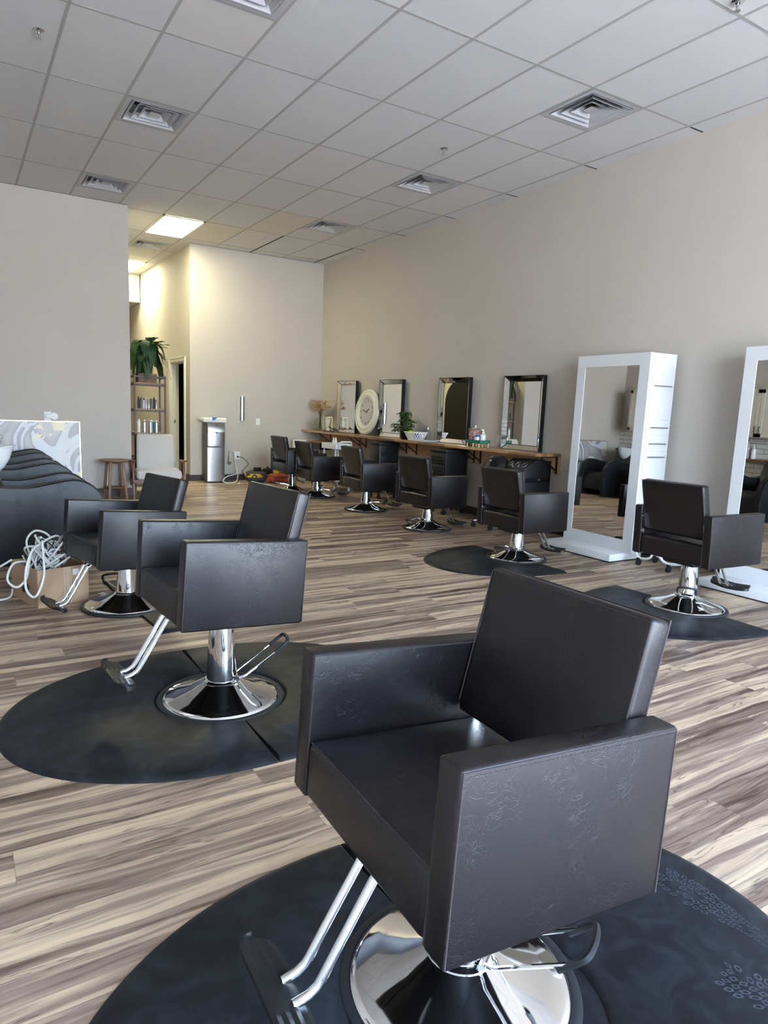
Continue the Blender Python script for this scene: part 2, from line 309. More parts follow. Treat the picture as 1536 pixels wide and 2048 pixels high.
def lathe(bm, prof, seg=32, c=(0, 0, 0), mi=0, sx=1, sy=1):
    rings = []
    for r_, z_ in prof:
        if r_ < 1e-6: rings.append([bm.verts.new((c[0], c[1], c[2] + z_))])
        else: rings.append([bm.verts.new((c[0] + sx * r_ * math.cos(2 * PI * k_ / seg), c[1] + sy * r_ * math.sin(2 * PI * k_ / seg), c[2] + z_)) for k_ in range(seg)])
    for a_, b_ in zip(rings, rings[1:]):
        for k_ in range(seg):
            k2_ = (k_ + 1) % seg
            if len(a_) == 1 and len(b_) == 1: continue
            if len(a_) == 1: f = bm.faces.new((a_[0], b_[k2_], b_[k_]))
            elif len(b_) == 1: f = bm.faces.new((a_[k_], a_[k2_], b_[0]))
            else: f = bm.faces.new((a_[k_], a_[k2_], b_[k2_], b_[k_]))
            f.material_index = mi
def prism(bm, poly, a0, a1, axis='y', bev=0, seg=2):
    """extrude 2D polygon between a0 and a1 along axis; poly in the other two axes"""
    def mk(p, a_):
        return {'y': (p[0], a_, p[1]), 'x': (a_, p[0], p[1]), 'z': (p[0], p[1], a_)}[axis]
    A_ = [bm.verts.new(mk(p, a0)) for p in poly]; B_ = [bm.verts.new(mk(p, a1)) for p in poly]; fs = []
    fs.append(bm.faces.new(A_)); fs.append(bm.faces.new(list(reversed(B_))))
    N = len(poly)
    for i in range(N): fs.append(bm.faces.new((A_[i], B_[i], B_[(i + 1) % N], A_[(i + 1) % N])))
    bmesh.ops.recalc_face_normals(bm, faces=fs)
    if bev:
        ed = list(set(fs[0].edges) | set(fs[1].edges)); bmesh.ops.bevel(bm, geom=ed, offset=bev, segments=seg, profile=.5, affect='EDGES')
def sphere(bm, c, r, su=12, sv=8, sc=(1, 1, 1)):
    prof = [(r * math.sin(PI * i / sv), -r * math.cos(PI * i / sv)) for i in range(sv + 1)]
    prof[0] = (0, -r); prof[-1] = (0, r)
    rings = len(bm.verts); lathe(bm, prof, su, (0, 0, 0)); bm.verts.ensure_lookup_table()
    for v in list(bm.verts)[rings:]: v.co = Vector((c[0] + v.co.x * sc[0], c[1] + v.co.y * sc[1], c[2] + v.co.z * sc[2]))
def thing(name, label, cat, loc=(0, 0, 0), rz=0, group=None):
    o = bpy.data.objects.new(name, None); o.empty_display_size = .1; col.objects.link(o); o.location = loc; o.rotation_euler = (0, 0, rz)
    o['label'] = label; o['category'] = cat
    if group: o['group'] = group
    return o
def tag(o, label, cat, group=None, kind=None):
    o['label'] = label; o['category'] = cat
    if group: o['group'] = group
    if kind: o['kind'] = kind
    return o
def struct(name, bm, m, parent=None, **k):
    o = fin(bm, name, m, parent, **k)
    if not parent: o['kind'] = 'structure'
    return o
def setloc(o, loc, rz=0): o.location = loc; o.rotation_euler = (0, 0, rz); return o
def text(name, s_, size, m, parent, mtx, ext=.0006):
    c = bpy.data.curves.new(name, 'FONT'); c.body = s_; c.size = size; c.align_x = 'CENTER'; c.align_y = 'CENTER'; c.extrude = ext
    o = bpy.data.objects.new(name, c); col.objects.link(o); c.materials.append(M[m])
    if parent: o.parent = parent
    o.matrix_basis = mtx
    me = bpy.data.meshes.new_from_object(o.evaluated_get(bpy.context.evaluated_depsgraph_get())); me = me.copy(); o2 = bpy.data.objects.new(name, me); col.objects.link(o2)
    if parent: o2.parent = parent
    o2.matrix_basis = mtx
    if not me.materials: me.materials.append(M[m])
    bpy.data.objects.remove(o); return o2

# ------------------------------------------------------------------ room shell
HC = 3.931; XR = 5.84; YB = 11.77; YL = 10.16; XH = 3.38; XE = 2.084; YEND = 18.0
struct('floor', B(XL - .2, XR + .9, YF - .1, YEND + .1, -.12, 0), 'floor', smooth=False)
struct('wall_right', B(XR, XR + .12, YF, YB + .12, 0, HC + .3), 'wall', smooth=False)
struct('wall_back', B(XH, XR, YB, YB + .12, 0, HC + .3), 'wall', smooth=False)
bm = bmesh.new()
DY0, DY1, DZ = 12.10, 12.97, 2.04
box(bm, XH, XH + .13, YB + .12, DY0, 0, HC + .3); box(bm, XH, XH + .13, DY1, YEND, 0, HC + .3); box(bm, XH, XH + .13, DY0, DY1, DZ, HC + .3)
struct('wall_hallway', bm, 'wall', smooth=False)
struct('wall_left', B(XL, XE, YL, YL + .12, 0, HC + .3), 'wall', smooth=False)
struct('wall_hallway_left', B(XE - .12, XE, YL + .12, YEND, 0, HC + .3), 'wall', smooth=False)
struct('wall_hallway_end', B(XE - .12, XH + .13, YEND, YEND + .1, 0, HC + .3), 'wall', smooth=False)
struct('wall_wash', B(XL - .12, XL, YF, YL, 0, HC + .3), 'wall', smooth=False)
o = struct('trim_tile', B(XL, XL + .01, 4.0, YL, 0, 1.26), 'subway', smooth=False)
# shop front: mullioned glazing
bm = bmesh.new()
box(bm, XL, XR, YF - .12, YF, 0, .22); box(bm, XL, XR, YF - .12, YF, 3.30, HC + .3); box(bm, XL, XL + .25, YF - .12, YF, .22, 3.30); box(bm, XR - .25, XR, YF - .12, YF, .22, 3.30)
struct('wall_front', bm, 'wall', smooth=False)
bm = bmesh.new()
for i in range(5):
    x = XL + .25 + i * (XR - XL - .5) / 4; box(bm, x - .025, x + .025, YF - .09, YF - .03, .22, 3.30)
box(bm, XL + .25, XR - .25, YF - .09, YF - .03, 2.35, 2.41)
struct('window_1', bm, 'ext', smooth=False)
struct('ground_outside', B(-16, 20, -22, YF - .12, -.15, -.03), 'asphalt', smooth=False)
# dark room behind the open doorway
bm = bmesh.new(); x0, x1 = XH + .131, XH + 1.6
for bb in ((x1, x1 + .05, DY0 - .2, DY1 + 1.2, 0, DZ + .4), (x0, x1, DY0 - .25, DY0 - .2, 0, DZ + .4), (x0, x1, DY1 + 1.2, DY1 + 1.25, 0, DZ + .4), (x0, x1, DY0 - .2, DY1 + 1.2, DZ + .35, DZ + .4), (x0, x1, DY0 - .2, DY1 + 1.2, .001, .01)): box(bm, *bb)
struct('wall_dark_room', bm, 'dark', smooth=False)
# door casing
bm = bmesh.new(); c = .085
box(bm, XH - .018, XH, DY0 - c, DY0, 0, DZ + c, .004); box(bm, XH - .018, XH, DY1, DY1 + c, 0, DZ + c, .004); box(bm, XH - .018, XH, DY0, DY1, DZ, DZ + c, .004)
box(bm, XH - .026, XH - .018, DY0 - c, DY0 - c + .02, 0, DZ + c); box(bm, XH - .026, XH - .018, DY1 + c - .02, DY1 + c, 0, DZ + c); box(bm, XH - .026, XH - .018, DY0 - c, DY1 + c, DZ + c - .02, DZ + c)
dr = struct('door_1', bm, 'trimwhite')
bm = bmesh.new(); box(bm, XH - .001, XH + .131, DY1 - .018, DY1, 0, DZ); box(bm, XH - .001, XH + .131, DY0, DY0 + .018, 0, DZ); box(bm, XH - .001, XH + .131, DY0, DY1, DZ - .018, DZ); box(bm, XH + .07, XH + .10, DY1 - .03, DY1 - .018, 0, DZ)
fin(bm, 'jamb', 'trimwhite', dr, smooth=False)
fin(B(XH + .04, XH + .07, DY1 - .0205, DY1 - .0175, .95, 1.01), 'strike_plate', 'brass', dr, smooth=False)
# baseboards
def bboard(name, *a): struct(name, B(*a), 'baseboard', smooth=False)
bboard('baseboard_right', XR - .008, XR, YF, YB, 0, .105)
bboard('baseboard_back', XH, XR - .008, YB - .008, YB, 0, .105)
bboard('baseboard_left', XL, XE, YL - .008, YL, 0, .105)
bm = bmesh.new(); box(bm, XH - .008, XH, YB - .008, DY0 - c, 0, .105); box(bm, XH - .008, XH, DY1 + c, YEND, 0, .105); struct('baseboard_hallway', bm, 'baseboard', smooth=False)
bboard('baseboard_end', XE, XE + .008, YL, YEND, 0, .105)
# bulkhead in the hall
struct('trim_bulkhead', B(XE, 3.36, 15.35, 16.9, 3.36, HC), 'wall', smooth=False)

# ------------------------------------------------------------------ ceiling
T = .6096; GX = 5.631; GY = 4.1834
VENTS = [(1, 0), (1, 2), (1, 4), (6, 0), (6, 2), (6, 4)]          # column between lines i and i+1, row line j
vc = {(-i - 1, 2 * j) for i, j in VENTS} | {(-5, 13)}            # cells (a,b): x=GX+a*T.., y=GY+b*T..
bm = bmesh.new()
xs = [XL - .1] + [GX + a * T for a in range(-9, 1)] + [XR + .05]
ys = [YF - .1] + [GY + b * T for b in range(-11, 23)] + [YEND]
for ia in range(len(xs) - 1):
    for ib in range(len(ys) - 1):
        a = round((xs[ia] - GX) / T) if 0 < ia else -99; b_ = round((ys[ib] - GY) / T) if 0 < ib else -99
        if (a, b_) in vc: continue
        v = [bm.verts.new(p) for p in ((xs[ia], ys[ib], HC), (xs[ia], ys[ib + 1], HC), (xs[ia + 1], ys[ib + 1], HC), (xs[ia + 1], ys[ib], HC))]; bm.faces.new(v)
bmesh.ops.remove_doubles(bm, verts=bm.verts, dist=.0005)
ceil_ = struct('ceiling', bm, 'tile', smooth=False)
struct('wall_roof_deck', B(XL - .3, XR + .3, YF - .3, YEND + .3, HC + .32, HC + .4), 'dark', smooth=False)
bm = bmesh.new(); h = .012; z0, z1 = HC - .0012, HC + .0004
for a in range(-9, 1):
    x = GX + a * T; box(bm, x - h, x + h, YF, YEND, z0, z1)
for k in range(-5, 12):
    y = GY + k * 2 * T; box(bm, XL, XR, y - h, y + h, z0 - .0003, z1)
for (i, j) in VENTS + [(4, 6.5)]:
    x1_ = GX - i * T; y1_ = GY + (j + .5) * 2 * T; box(bm, x1_ - T, x1_, y1_ - h, y1_ + h, z0 - .0003, z1)
box(bm, GX - 5 * T, GX - 4 * T, GY + 13 * T - h, GY + 13 * T + h, z0 - .0003, z1)
fin(bm, 'ceiling_grid', 'grid', ceil_, smooth=False)
bm = bmesh.new()
for k in range(-1, 6): box(bm, GX + .03, XR, GY + k * 2 * T - .009, GY + k * 2 * T + .009, HC - .0024, HC)
box(bm, XH, GX, YB - .014, YB, HC - .0024, HC); box(bm, XL, XE, YL - .014, YL, HC - .0024, HC); box(bm, GX - 2 * T - .014, GX - 2 * T + .014, GY + 10.05 * T, YB, HC - .0024, HC); box(bm, GX - .014, GX + .014, GY + 10.05 * T, YB, HC - .0024, HC)
fin(bm, 'gap_shade', 'duct_gap_dark', ceil_, smooth=False)
# dark strips above stand in for the shade in the ceiling edge gaps
def vent(x0, y0, label):
    t_ = thing('ceiling_vent', label, 'vent', (x0 + T / 2, y0 + T / 2, HC), 0, 'square louvred ceiling vents')
    H_ = T / 2 - .012
    bm = bmesh.new(); ring(bm, H_, H_ - .045, -.003, -.003); ring(bm, H_ - .045, H_ - .05, -.003, .10); ring(bm, H_ - .05, .17, .10, .12)
    fin(bm, 'vent_frame', 'ventw', t_, smooth=False)
    for k, (ho, hi, zo, zi) in enumerate(((.235, .190, -.008, .045), (.175, .130, -.004, .045), (.115, .070, .0, .045))):
        bm = bmesh.new(); ring(bm, ho, hi, zo, zi); ring(bm, ho + .006, ho, zo, zo); ring(bm, hi + .006, ho + .006, zi + .0, zo)
        fin(bm, 'louvre', 'ventw', t_, smooth=False)
    bm = bmesh.new(); hexa(bm, [(-.05, -.05, .005), (.05, -.05, .005), (.05, .05, .005), (-.05, .05, .005), (-.012, -.012, .04), (.012, -.012, .04), (.012, .012, .04), (-.012, .012, .04)])
    fin(bm, 'centre_cone', 'ventw', t_, smooth=False)
    bm = bmesh.new(); box(bm, -.165, .165, -.165, .165, .118, .30)
    lathe(bm, [(.12, .117), (0, .1165)], 20); fin(bm, 'duct', 'duct_gap_dark', t_, smooth=False)
    return t_
def ring(bm, a, b_, za, zb):
    A_ = [bm.verts.new(p) for p in ((-a, -a, za), (a, -a, za), (a, a, za), (-a, a, za))]; B_ = [bm.verts.new(p) for p in ((-b_, -b_, zb), (b_, -b_, zb), (b_, b_, zb), (-b_, b_, zb))]
    for i in range(4): bm.faces.new((A_[i], A_[(i + 1) % 4], B_[(i + 1) % 4], B_[i]))
VL = ['square ceiling vent nearest the right wall, above the white mirror towers', 'square ceiling vent near the right wall, second from the front of its row', 'square ceiling vent near the right wall, smallest and farthest of its row',
      'square ceiling vent cut by the top edge of the photo', 'square ceiling vent left of centre with a grey frame, second from the front', 'square ceiling vent just in front of the top of the left wall']
for (i, j), lb in zip(VENTS, VL): vent(GX - (i + 1) * T, GY + j * 2 * T, lb)
vent(GX - 5 * T, GY + 13 * T, 'yellow lit ceiling vent between the two hallway light panels')
for y0, lb in ((GY + 10 * T, 'glowing white square light panel at the hallway entrance'), (GY + 16 * T, 'glowing ceiling light panel deeper in the hallway, cut off by the wall')):
    t_ = thing('ceiling_light', lb, 'light', (GX - 4.5 * T, y0 + T, HC), 0, 'hallway ceiling light panels')
    fin(B(-T / 2 + .03, T / 2 - .03, -T + .03, T - .03, -.012, -.006), 'diffuser', 'lamp', t_, smooth=False)
    bm = bmesh.new()
    for a in ((-T / 2, T / 2, -T, -T + .03), (-T / 2, T / 2, T - .03, T), (-T / 2, -T / 2 + .03, -T, T), (T / 2 - .03, T / 2, -T, T)): box(bm, *a, -.016, -.005)
    fin(bm, 'light_frame', 'trimwhite', t_, smooth=False)
for x, y, lb in ((.62, 5.915, 'chrome fire sprinkler in the top left ceiling tile'), (4.234, 5.931, 'small dark fire sprinkler between two vents by the right wall'), (4.232, 2.879, 'fire sprinkler at the top right edge of the ceiling'), (4.225, 10.626, 'tiny fire sprinkler on the far ceiling near the back wall')):
    t_ = thing('fire_sprinkler', lb, 'sprinkler', (x, y, HC), 0, 'ceiling fire sprinklers')
    bm = bmesh.new(); lathe(bm, [(.042, 0), (.042, -.004), (.03, -.012), (.014, -.014), (.012, 0)], 20); fin(bm, 'escutcheon', 'chrome', t_)
    bm = bmesh.new(); lathe(bm, [(.008, -.01), (.010, -.03), (.004, -.032), (.004, -.055), (.022, -.056), (.022, -.059), (0, -.06)], 14); tube(bm, [(.012, 0, -.028), (.014, 0, -.042), (.004, 0, -.055)], .002, 5); tube(bm, [(-.012, 0, -.028), (-.014, 0, -.042), (-.004, 0, -.055)], .002, 5); fin(bm, 'sprinkler_head', 'steel', t_)

# ------------------------------------------------------------------ styling chairs
D = dict(W=.333, ta=.066, F=.298, Bk=.235, zh=.359, zs=.145)
def make_chair(x, y, th, zb, label, lever, pt=0, rl=0, rise=0, foot=True, brackets=True, baserot=0):
    t_ = thing('styling_chair', label, 'chair', (x, y, 0), R(th), 'dark brown leather salon chairs on chrome bases')
    U = Matrix.Translation((0, 0, zb)) @ Matrix(((1, 0, -pt, 0), (0, 1, -rl, 0), (pt, rl, 1, 0), (0, 0, 0, 1)))
    W, ta, F, Bk, zh, zs = D['W'], D['ta'], D['F'], D['Bk'], D['zh'], D['zs']
    # upholstered seat with a slightly crowned top
    bm = bmesh.new(); box(bm, -Bk + .01, F - .004, -(W - ta) + .002, W - ta - .002, .006, zs, .016, 3)
    bmesh.ops.subdivide_edges(bm, edges=[e_ for e_ in bm.edges if e_.calc_length() > .2], cuts=5, use_grid_fill=True)
    for v in bm.verts:
        if v.co.z > zs - .002:
            a = max(0, 1 - (v.co.x / .27) ** 2) * max(0, 1 - (v.co.y / .26) ** 2); v.co.z += .012 * a
    st_ = fin(bm, 'seat', 'leather', t_, mtx=U)
    bm = bmesh.new(); yy = W - ta - .004; tube(bm, [(F - .012, -yy, zs - .004), (F - .012, yy, zs - .004)], .0022, 5); fin(bm, 'seam', 'seam', st_, mtx=U)
    for s_ in (1, -1):
        y0, y1 = (W - ta, W) if s_ > 0 else (-W, -W + ta)
        bm = bmesh.new(); hexa(bm, [(-Bk + .006, y0, 0), (F - .004, y0, 0), (F - .004, y1, 0), (-Bk + .006, y1, 0), (-Bk, y0, zh), (F, y0, zh), (F, y1, zh), (-Bk, y1, zh)], .009, 3)
        ar = fin(bm, 'armrest', 'leather', t_, mtx=U)
        bm = bmesh.new(); i_ = .007
        for yy, sg in ((y0, -1), (y1, 1)):
            tube(bm, [(-Bk + i_, yy - sg * .0015, i_), (-Bk + i_, yy - sg * .0015, zh - i_), (F - i_, yy - sg * .0015, zh - i_), (F - i_, yy - sg * .0015, i_)], .0028, 6, closed=False)
        for dz in (.004, .012):      # double row of stitches along the outer top edge
            yo = s_ * (W + .0004)
            for q_ in range(48):
                a = -Bk + .015 + q_ * (F + Bk - .03) / 48
                if dz > .01: box(bm, a, a + .0062, yo - .0006, yo + .0006, zh - .014, zh - .0128)
        fin(bm, 'seam', 'seam', ar, mtx=U)
    # backrest: reclined padded slab
    bt = .060; bw = .262
    def bp_(z_, back): f_ = (z_ - .185) / (.549 - .185); return -.193 - .076 * f_ + (0 if back else bt)
    bm = bmesh.new(); hexa(bm, [(bp_(.185, 1), -bw, .185), (bp_(.185, 0), -bw, .170), (bp_(.185, 0), bw, .170), (bp_(.185, 1), bw, .185), (bp_(.549, 1), -bw, .549), (bp_(.549, 0), -bw, .562), (bp_(.549, 0), bw, .562), (bp_(.549, 1), bw, .549)], .013, 3)
    bmesh.ops.subdivide_edges(bm, edges=[e_ for e_ in bm.edges if e_.calc_length() > .2], cuts=5, use_grid_fill=True)
    br_ = fin(bm, 'backrest', 'leather', t_, mtx=U)
    bm = bmesh.new(); k_ = .011
    for bk in (1, 0):
        o_ = .0015 if bk else -.0015
        tube(bm, [(bp_(.2, bk) + o_, -bw + k_ - .008, .2), (bp_(.545, bk) + o_, -bw + k_ - .008, .551), (bp_(.545, bk) + o_, bw - k_ + .008, .551), (bp_(.2, bk) + o_, bw - k_ + .008, .2)], .0026, 6)
    fin(bm, 'seam', 'seam', br_, mtx=U)
    if brackets:
        for s_ in (1, -1):
            bm = bmesh.new(); yb = s_ * (bw + .004)
            hexa(bm, [(-.218, yb - .002, .15), (-.196, yb - .002, .15), (-.196, yb + .002, .15), (-.218, yb + .002, .15), (-.232, yb - .002, .30), (-.212, yb - .002, .30), (-.212, yb + .002, .30), (-.232, yb + .002, .30)])
            for zz in (.17, .28): sphere(bm, (-.222, yb + s_ * .002, zz), .006, 8, 6)
            fin(bm, 'back_bracket', 'chrome', t_, mtx=U)
    # underside plate
    fin(B(-.13, .13, -.13, .13, zb - .035, zb + .008, .004), 'seat_plate', 'black_metal', t_)
    # column: chrome piston in a tapered hexagon-flatted sleeve
    top = zb - .02; sl = min(top - .025, max(.20, top - .03))
    bm = bmesh.new(); sg = 48; ringz = [(.0, .084), (.006, .084), (.012, .070), (.03, .068), (sl - .09, .057), (sl - .086, .057)]
    lathe(bm, [(.082, .085), (.082, .097), (.072, .103), (.067, .103), (.0655, .14), (.056, sl - .02), (.053, sl), (.030, sl)], sg)
    for v in bm.verts:      # six flats in the middle of the sleeve
        if .12 < v.co.z < sl - .01:
            a = math.atan2(v.co.y, v.co.x) + .2; r_ = math.hypot(v.co.x, v.co.y); k6 = round(a / (PI / 3)) * (PI / 3); lim = r_ * .955 / max(.2, math.cos(a - k6))
            if lim < r_: v.co.x *= lim / r_; v.co.y *= lim / r_
    cl_ = fin(bm, 'column', 'chrome', t_, ang=22)
    bm = bmesh.new(); lathe(bm, [(.046, sl - .004), (.046, top - .008), (.056, top), (.056, top + .004)], 28); fin(bm, 'piston', 'chrome', cl_)
    # base: chrome cone on a rubber rim
    bm = bmesh.new(); lathe(bm, [(.262, .014), (.257, .024), (.243, .031), (.20, .043), (.14, .064), (.095, .087), (.078, .093)], 72)
    bs = fin(bm, 'base_plate', 'chrome', t_, ang=60)
    bm = bmesh.new(); lathe(bm, [(.255, .002), (.282, .002), (.286, .008), (.282, .017), (.272, .021), (.262, .020), (.258, .014)], 72); fin(bm, 'rubber_rim', 'rubber', bs)
    # pump lever
    a = R(lever - th); ca, sa = math.cos(a), math.sin(a)
    def lv(u, v_, z_): return (u * ca - v_ * sa, u * sa + v_ * ca, z_)
    hz = zb - .16
    bm = bmesh.new()
    for s_ in (1, -1): tube(bm, [lv(.06, .035 * s_, .105), lv(.10, .055 * s_, .125), lv(.27, .058 * s_, hz - .02)], .0055, 8)
    tube(bm, [lv(.066, -.05, .108), lv(.066, .05, .108)], .009, 10)
    pl = fin(bm, 'pump_lever', 'chrome', t_)
    bm = bmesh.new(); g_ = [lv(.235, .058, hz - .048), lv(.275, .058, hz - .014), lv(.292, .048, hz), lv(.298, 0, hz + .004), lv(.292, -.048, hz), lv(.275, -.058, hz - .014), lv(.235, -.058, hz - .048)]
    tube(bm, catmull(g_, 4), .0085, 8); fin(bm, 'lever_grip', 'rubber', pl)
    # footrest
    if foot:
        bm = bmesh.new(); zt = zb + .02
        for s_ in (1, -1):
            pth = [(.20, .032 * s_, zt), (.258, .032 * s_, zb - .01), (.372, .032 * s_, zb - .198), (.382, .032 * s_, zb - .213), (.402, .032 * s_, zb - .226), (.435, .032 * s_, zb - .234)]
            tube(bm, [Vector(p) for p in pth], .0105, 12)
        fr = fin(bm, 'footrest_bar', 'chrome', t_)
        bm = bmesh.new(); NY = 30; rows = []
        for iy in range(NY + 1):
            v_ = math.sin(PI / 2 * (-1 + 2 * iy / NY)); yy = v_ * .158; wv_ = .041 * max(0, 1 - abs(v_) ** 9) ** .5 + .001
            rw = []
            for ix in range(9):
                u_ = -1 + 2 * ix / 8; pad = 1 if .30 < abs(v_) < .93 else 0
                zz = .014 * v_ * v_ + .012 * u_ + (.0035 * pad if ix % 2 else (-.001 if pad == 0 else 0)); rw.append((.448 + u_ * wv_ + .010 * v_ * v_, yy, zb - .228 + zz))
            rows.append(rw)
        tv = [[bm.verts.new(p) for p in rw] for rw in rows]; bv = [[bm.verts.new((p[0], p[1], p[2] - .016)) for p in rw] for rw in rows]
        for i in range(NY):
            for j in range(8):
                bm.faces.new((tv[i][j], tv[i][j + 1], tv[i + 1][j + 1], tv[i + 1][j])); bm.faces.new((bv[i][j], bv[i + 1][j], bv[i + 1][j + 1], bv[i][j + 1]))
            bm.faces.new((tv[i][0], tv[i + 1][0], bv[i + 1][0], bv[i][0])); bm.faces.new((tv[i][8], bv[i][8], bv[i + 1][8], tv[i + 1][8]))
        for i_, sg_ in ((0, 1), (NY, -1)):
            for j in range(8): bm.faces.new((tv[i_][j], bv[i_][j], bv[i_][j + 1], tv[i_][j + 1]))
        bmesh.ops.recalc_face_normals(bm, faces=bm.faces)
        fin(bm, 'foot_plate', 'plastic_black', fr, ang=30)
    return t_
make_chair(.956, 1.115, 177.4, .392, 'large dark leather styling chair in the foreground, nearest of all', -58, .056, .013)
make_chair(.978, 2.915, 182.8, .430, 'dark leather styling chair on the big oval mat at left', -12, .065, .017)
make_chair(.901, 4.597, 190.9, .309, 'dark leather styling chair beside the cardboard box of cables', 100, .083, .009)
make_chair(4.465, 2.95, -5.5, .370, 'dark leather styling chair seen from behind at the right edge, on a half mat', 213, .012, -.008)
make_chair(4.441, 4.731, -1.8, .300, 'dark leather styling chair in front of the first white mirror tower', 195, .009, -.008)
make_chair(4.586, 6.397, 4.0, .280, 'dark leather styling chair with no mat, behind the second black trolley', 188)
make_chair(4.624, 7.894, -2.0, .294, 'third styling chair from the far end of the wooden counter', -25)
make_chair(4.612, 9.35, .4, .272, 'second farthest styling chair, in front of the white utility cart', -20)
make_chair(4.50, 10.02, .8, .315, 'farthest styling chair, beside the red and yellow tool bags', 160)

# ------------------------------------------------------------------ anti-fatigue mats
def half_mat(cx, cy, th, label, a=.91, b_=.675, h=.016, rec=.288, marks=None):
    """D-shaped mat: straight edge on local y axis at x=0, bulge to +x"""
    N = 56; pts = []
    for i in range(N + 1):
        t_ = -PI / 2 + PI * i / N; ex = abs(math.cos(t_)) ** .92; ey = math.copysign(abs(math.sin(t_)) ** .95, math.sin(t_))
        pts.append((.0012 + a * ex, b_ * ey))
    arc = []
    for i in range(17):
        t_ = PI / 2 - PI * i / 16; arc.append((.0012 + rec * math.cos(t_), rec * math.sin(t_)))
    poly = pts + arc
    o = thing('salon_mat', label, 'mat', (cx, cy, 0), R(th), 'black half oval salon floor mats')
    bm = bmesh.new()
    def lay(off, z_):
        out = []
        for i, p in enumerate(poly):
            q_ = Vector(p)
            if i <= N: c_ = Vector((.25, 0)); d = (q_ - c_); q_ = c_ + d * (1 - off / max(d.length, .01))
            else: q_ = Vector((.0012 + (p[0] - .0012) * (1 + off * .45 / rec), p[1] * (1 + off * .45 / rec)))
            if i in (0, N): q_.y = math.copysign(abs(p[1]) - off, p[1]); q_.x = .0012 + off * .3
            out.append((q_.x, q_.y, z_))
        return out
    L0 = [bm.verts.new(p) for p in lay(0, 0)]; L1 = [bm.verts.new(p) for p in lay(.004, .005)]; L2 = [bm.verts.new(p) for p in lay(.032, h)]
    K = len(poly)
    for A_, B_ in ((L0, L1), (L1, L2)):
        for i in range(K): bm.faces.new((A_[i], A_[(i + 1) % K], B_[(i + 1) % K], B_[i]))
    hd = [bm.verts.new((.0012 + (rec + .015) * math.cos(PI / 2 - PI * i / 16), (rec + .015) * math.sin(PI / 2 - PI * i / 16), .0018)) for i in range(17)]; bm.faces.new(hd)
    f = bm.faces.new(L2); bmesh.ops.triangulate(bm, faces=[f]); bmesh.ops.recalc_face_normals(bm, faces=bm.faces)
    fin(bm, 'mat_body', 'matrub', o, ang=50)
    if marks:
        rnd = random.Random(3)
        for (u0, v0, ang, ln, wd) in marks:      # shoe tread prints
            bm = bmesh.new()
            ca, sa = math.cos(R(ang)), math.sin(R(ang)); nr = int(ln / .021); NC = 5
            for i in range(nr):
                uc = (i + .5) / nr; half = wd * .5 * (.72 + .28 * math.cos((uc - .3) * 5.5))
                for j in range(NC):
                    if rnd.random() < .16: continue
                    cv = ((j + .5) / NC - .5) * 2 * half; cu = uc * ln + (.010 if j % 2 else 0); hw = half / NC * .80; hl = ln / nr * .40; tw = rnd.uniform(-.5, .5) + (.5 if j < NC / 2 else -.5)
                    K_ = rnd.choice((4, 5, 6)); ph = rnd.random() * 6
                    def pt(sc_, k_):
                        a_ = 2 * PI * k_ / K_ + ph; x_ = hl * sc_ * math.cos(a_); y_ = hw * sc_ * math.sin(a_); x_ += tw * y_; X_ = cu + x_; Y_ = cv + y_
                        return (u0 + X_ * ca - Y_ * sa, v0 + X_ * sa + Y_ * ca, h + .0006)
                    O_ = [bm.verts.new(pt(1.15, k_)) for k_ in range(K_)]; I_ = [bm.verts.new(pt(.62, k_)) for k_ in range(K_)]
                    for k_ in range(K_): bm.faces.new((O_[k_], O_[(k_ + 1) % K_], I_[(k_ + 1) % K_], I_[k_]))
            k_ = fin(bm, 'tread_mark', 'chalk', o, smooth=False)
    return o
half_mat(.953, 1.035, 180, 'black half oval mat under the foreground chair, left piece')
half_mat(.955, 1.035, 0, 'black half oval mat in the foreground with chalky shoe prints, right piece', marks=[(.755, .09, -86, .33, .12), (.57, -.22, -72, .26, .12)])
half_mat(.984, 2.935, 180, 'big black half oval mat reaching the left edge of the photo')
half_mat(.986, 2.935, 0, 'black half mat continuing the left oval, behind the foreground chair', marks=[(.10, -.50, 20, .26, .11), (.35, -.45, 60, .24, .1)])
half_mat(.91, 4.60, 4, 'black half mat peeking out between the two left styling chairs')
half_mat(4.448, 4.735, 181, 'black half mat under the chair at the first mirror tower', b_=.64, a=.96)
half_mat(4.472, 2.953, 179, 'black half mat under the chair at the right edge', b_=.66, a=.94)

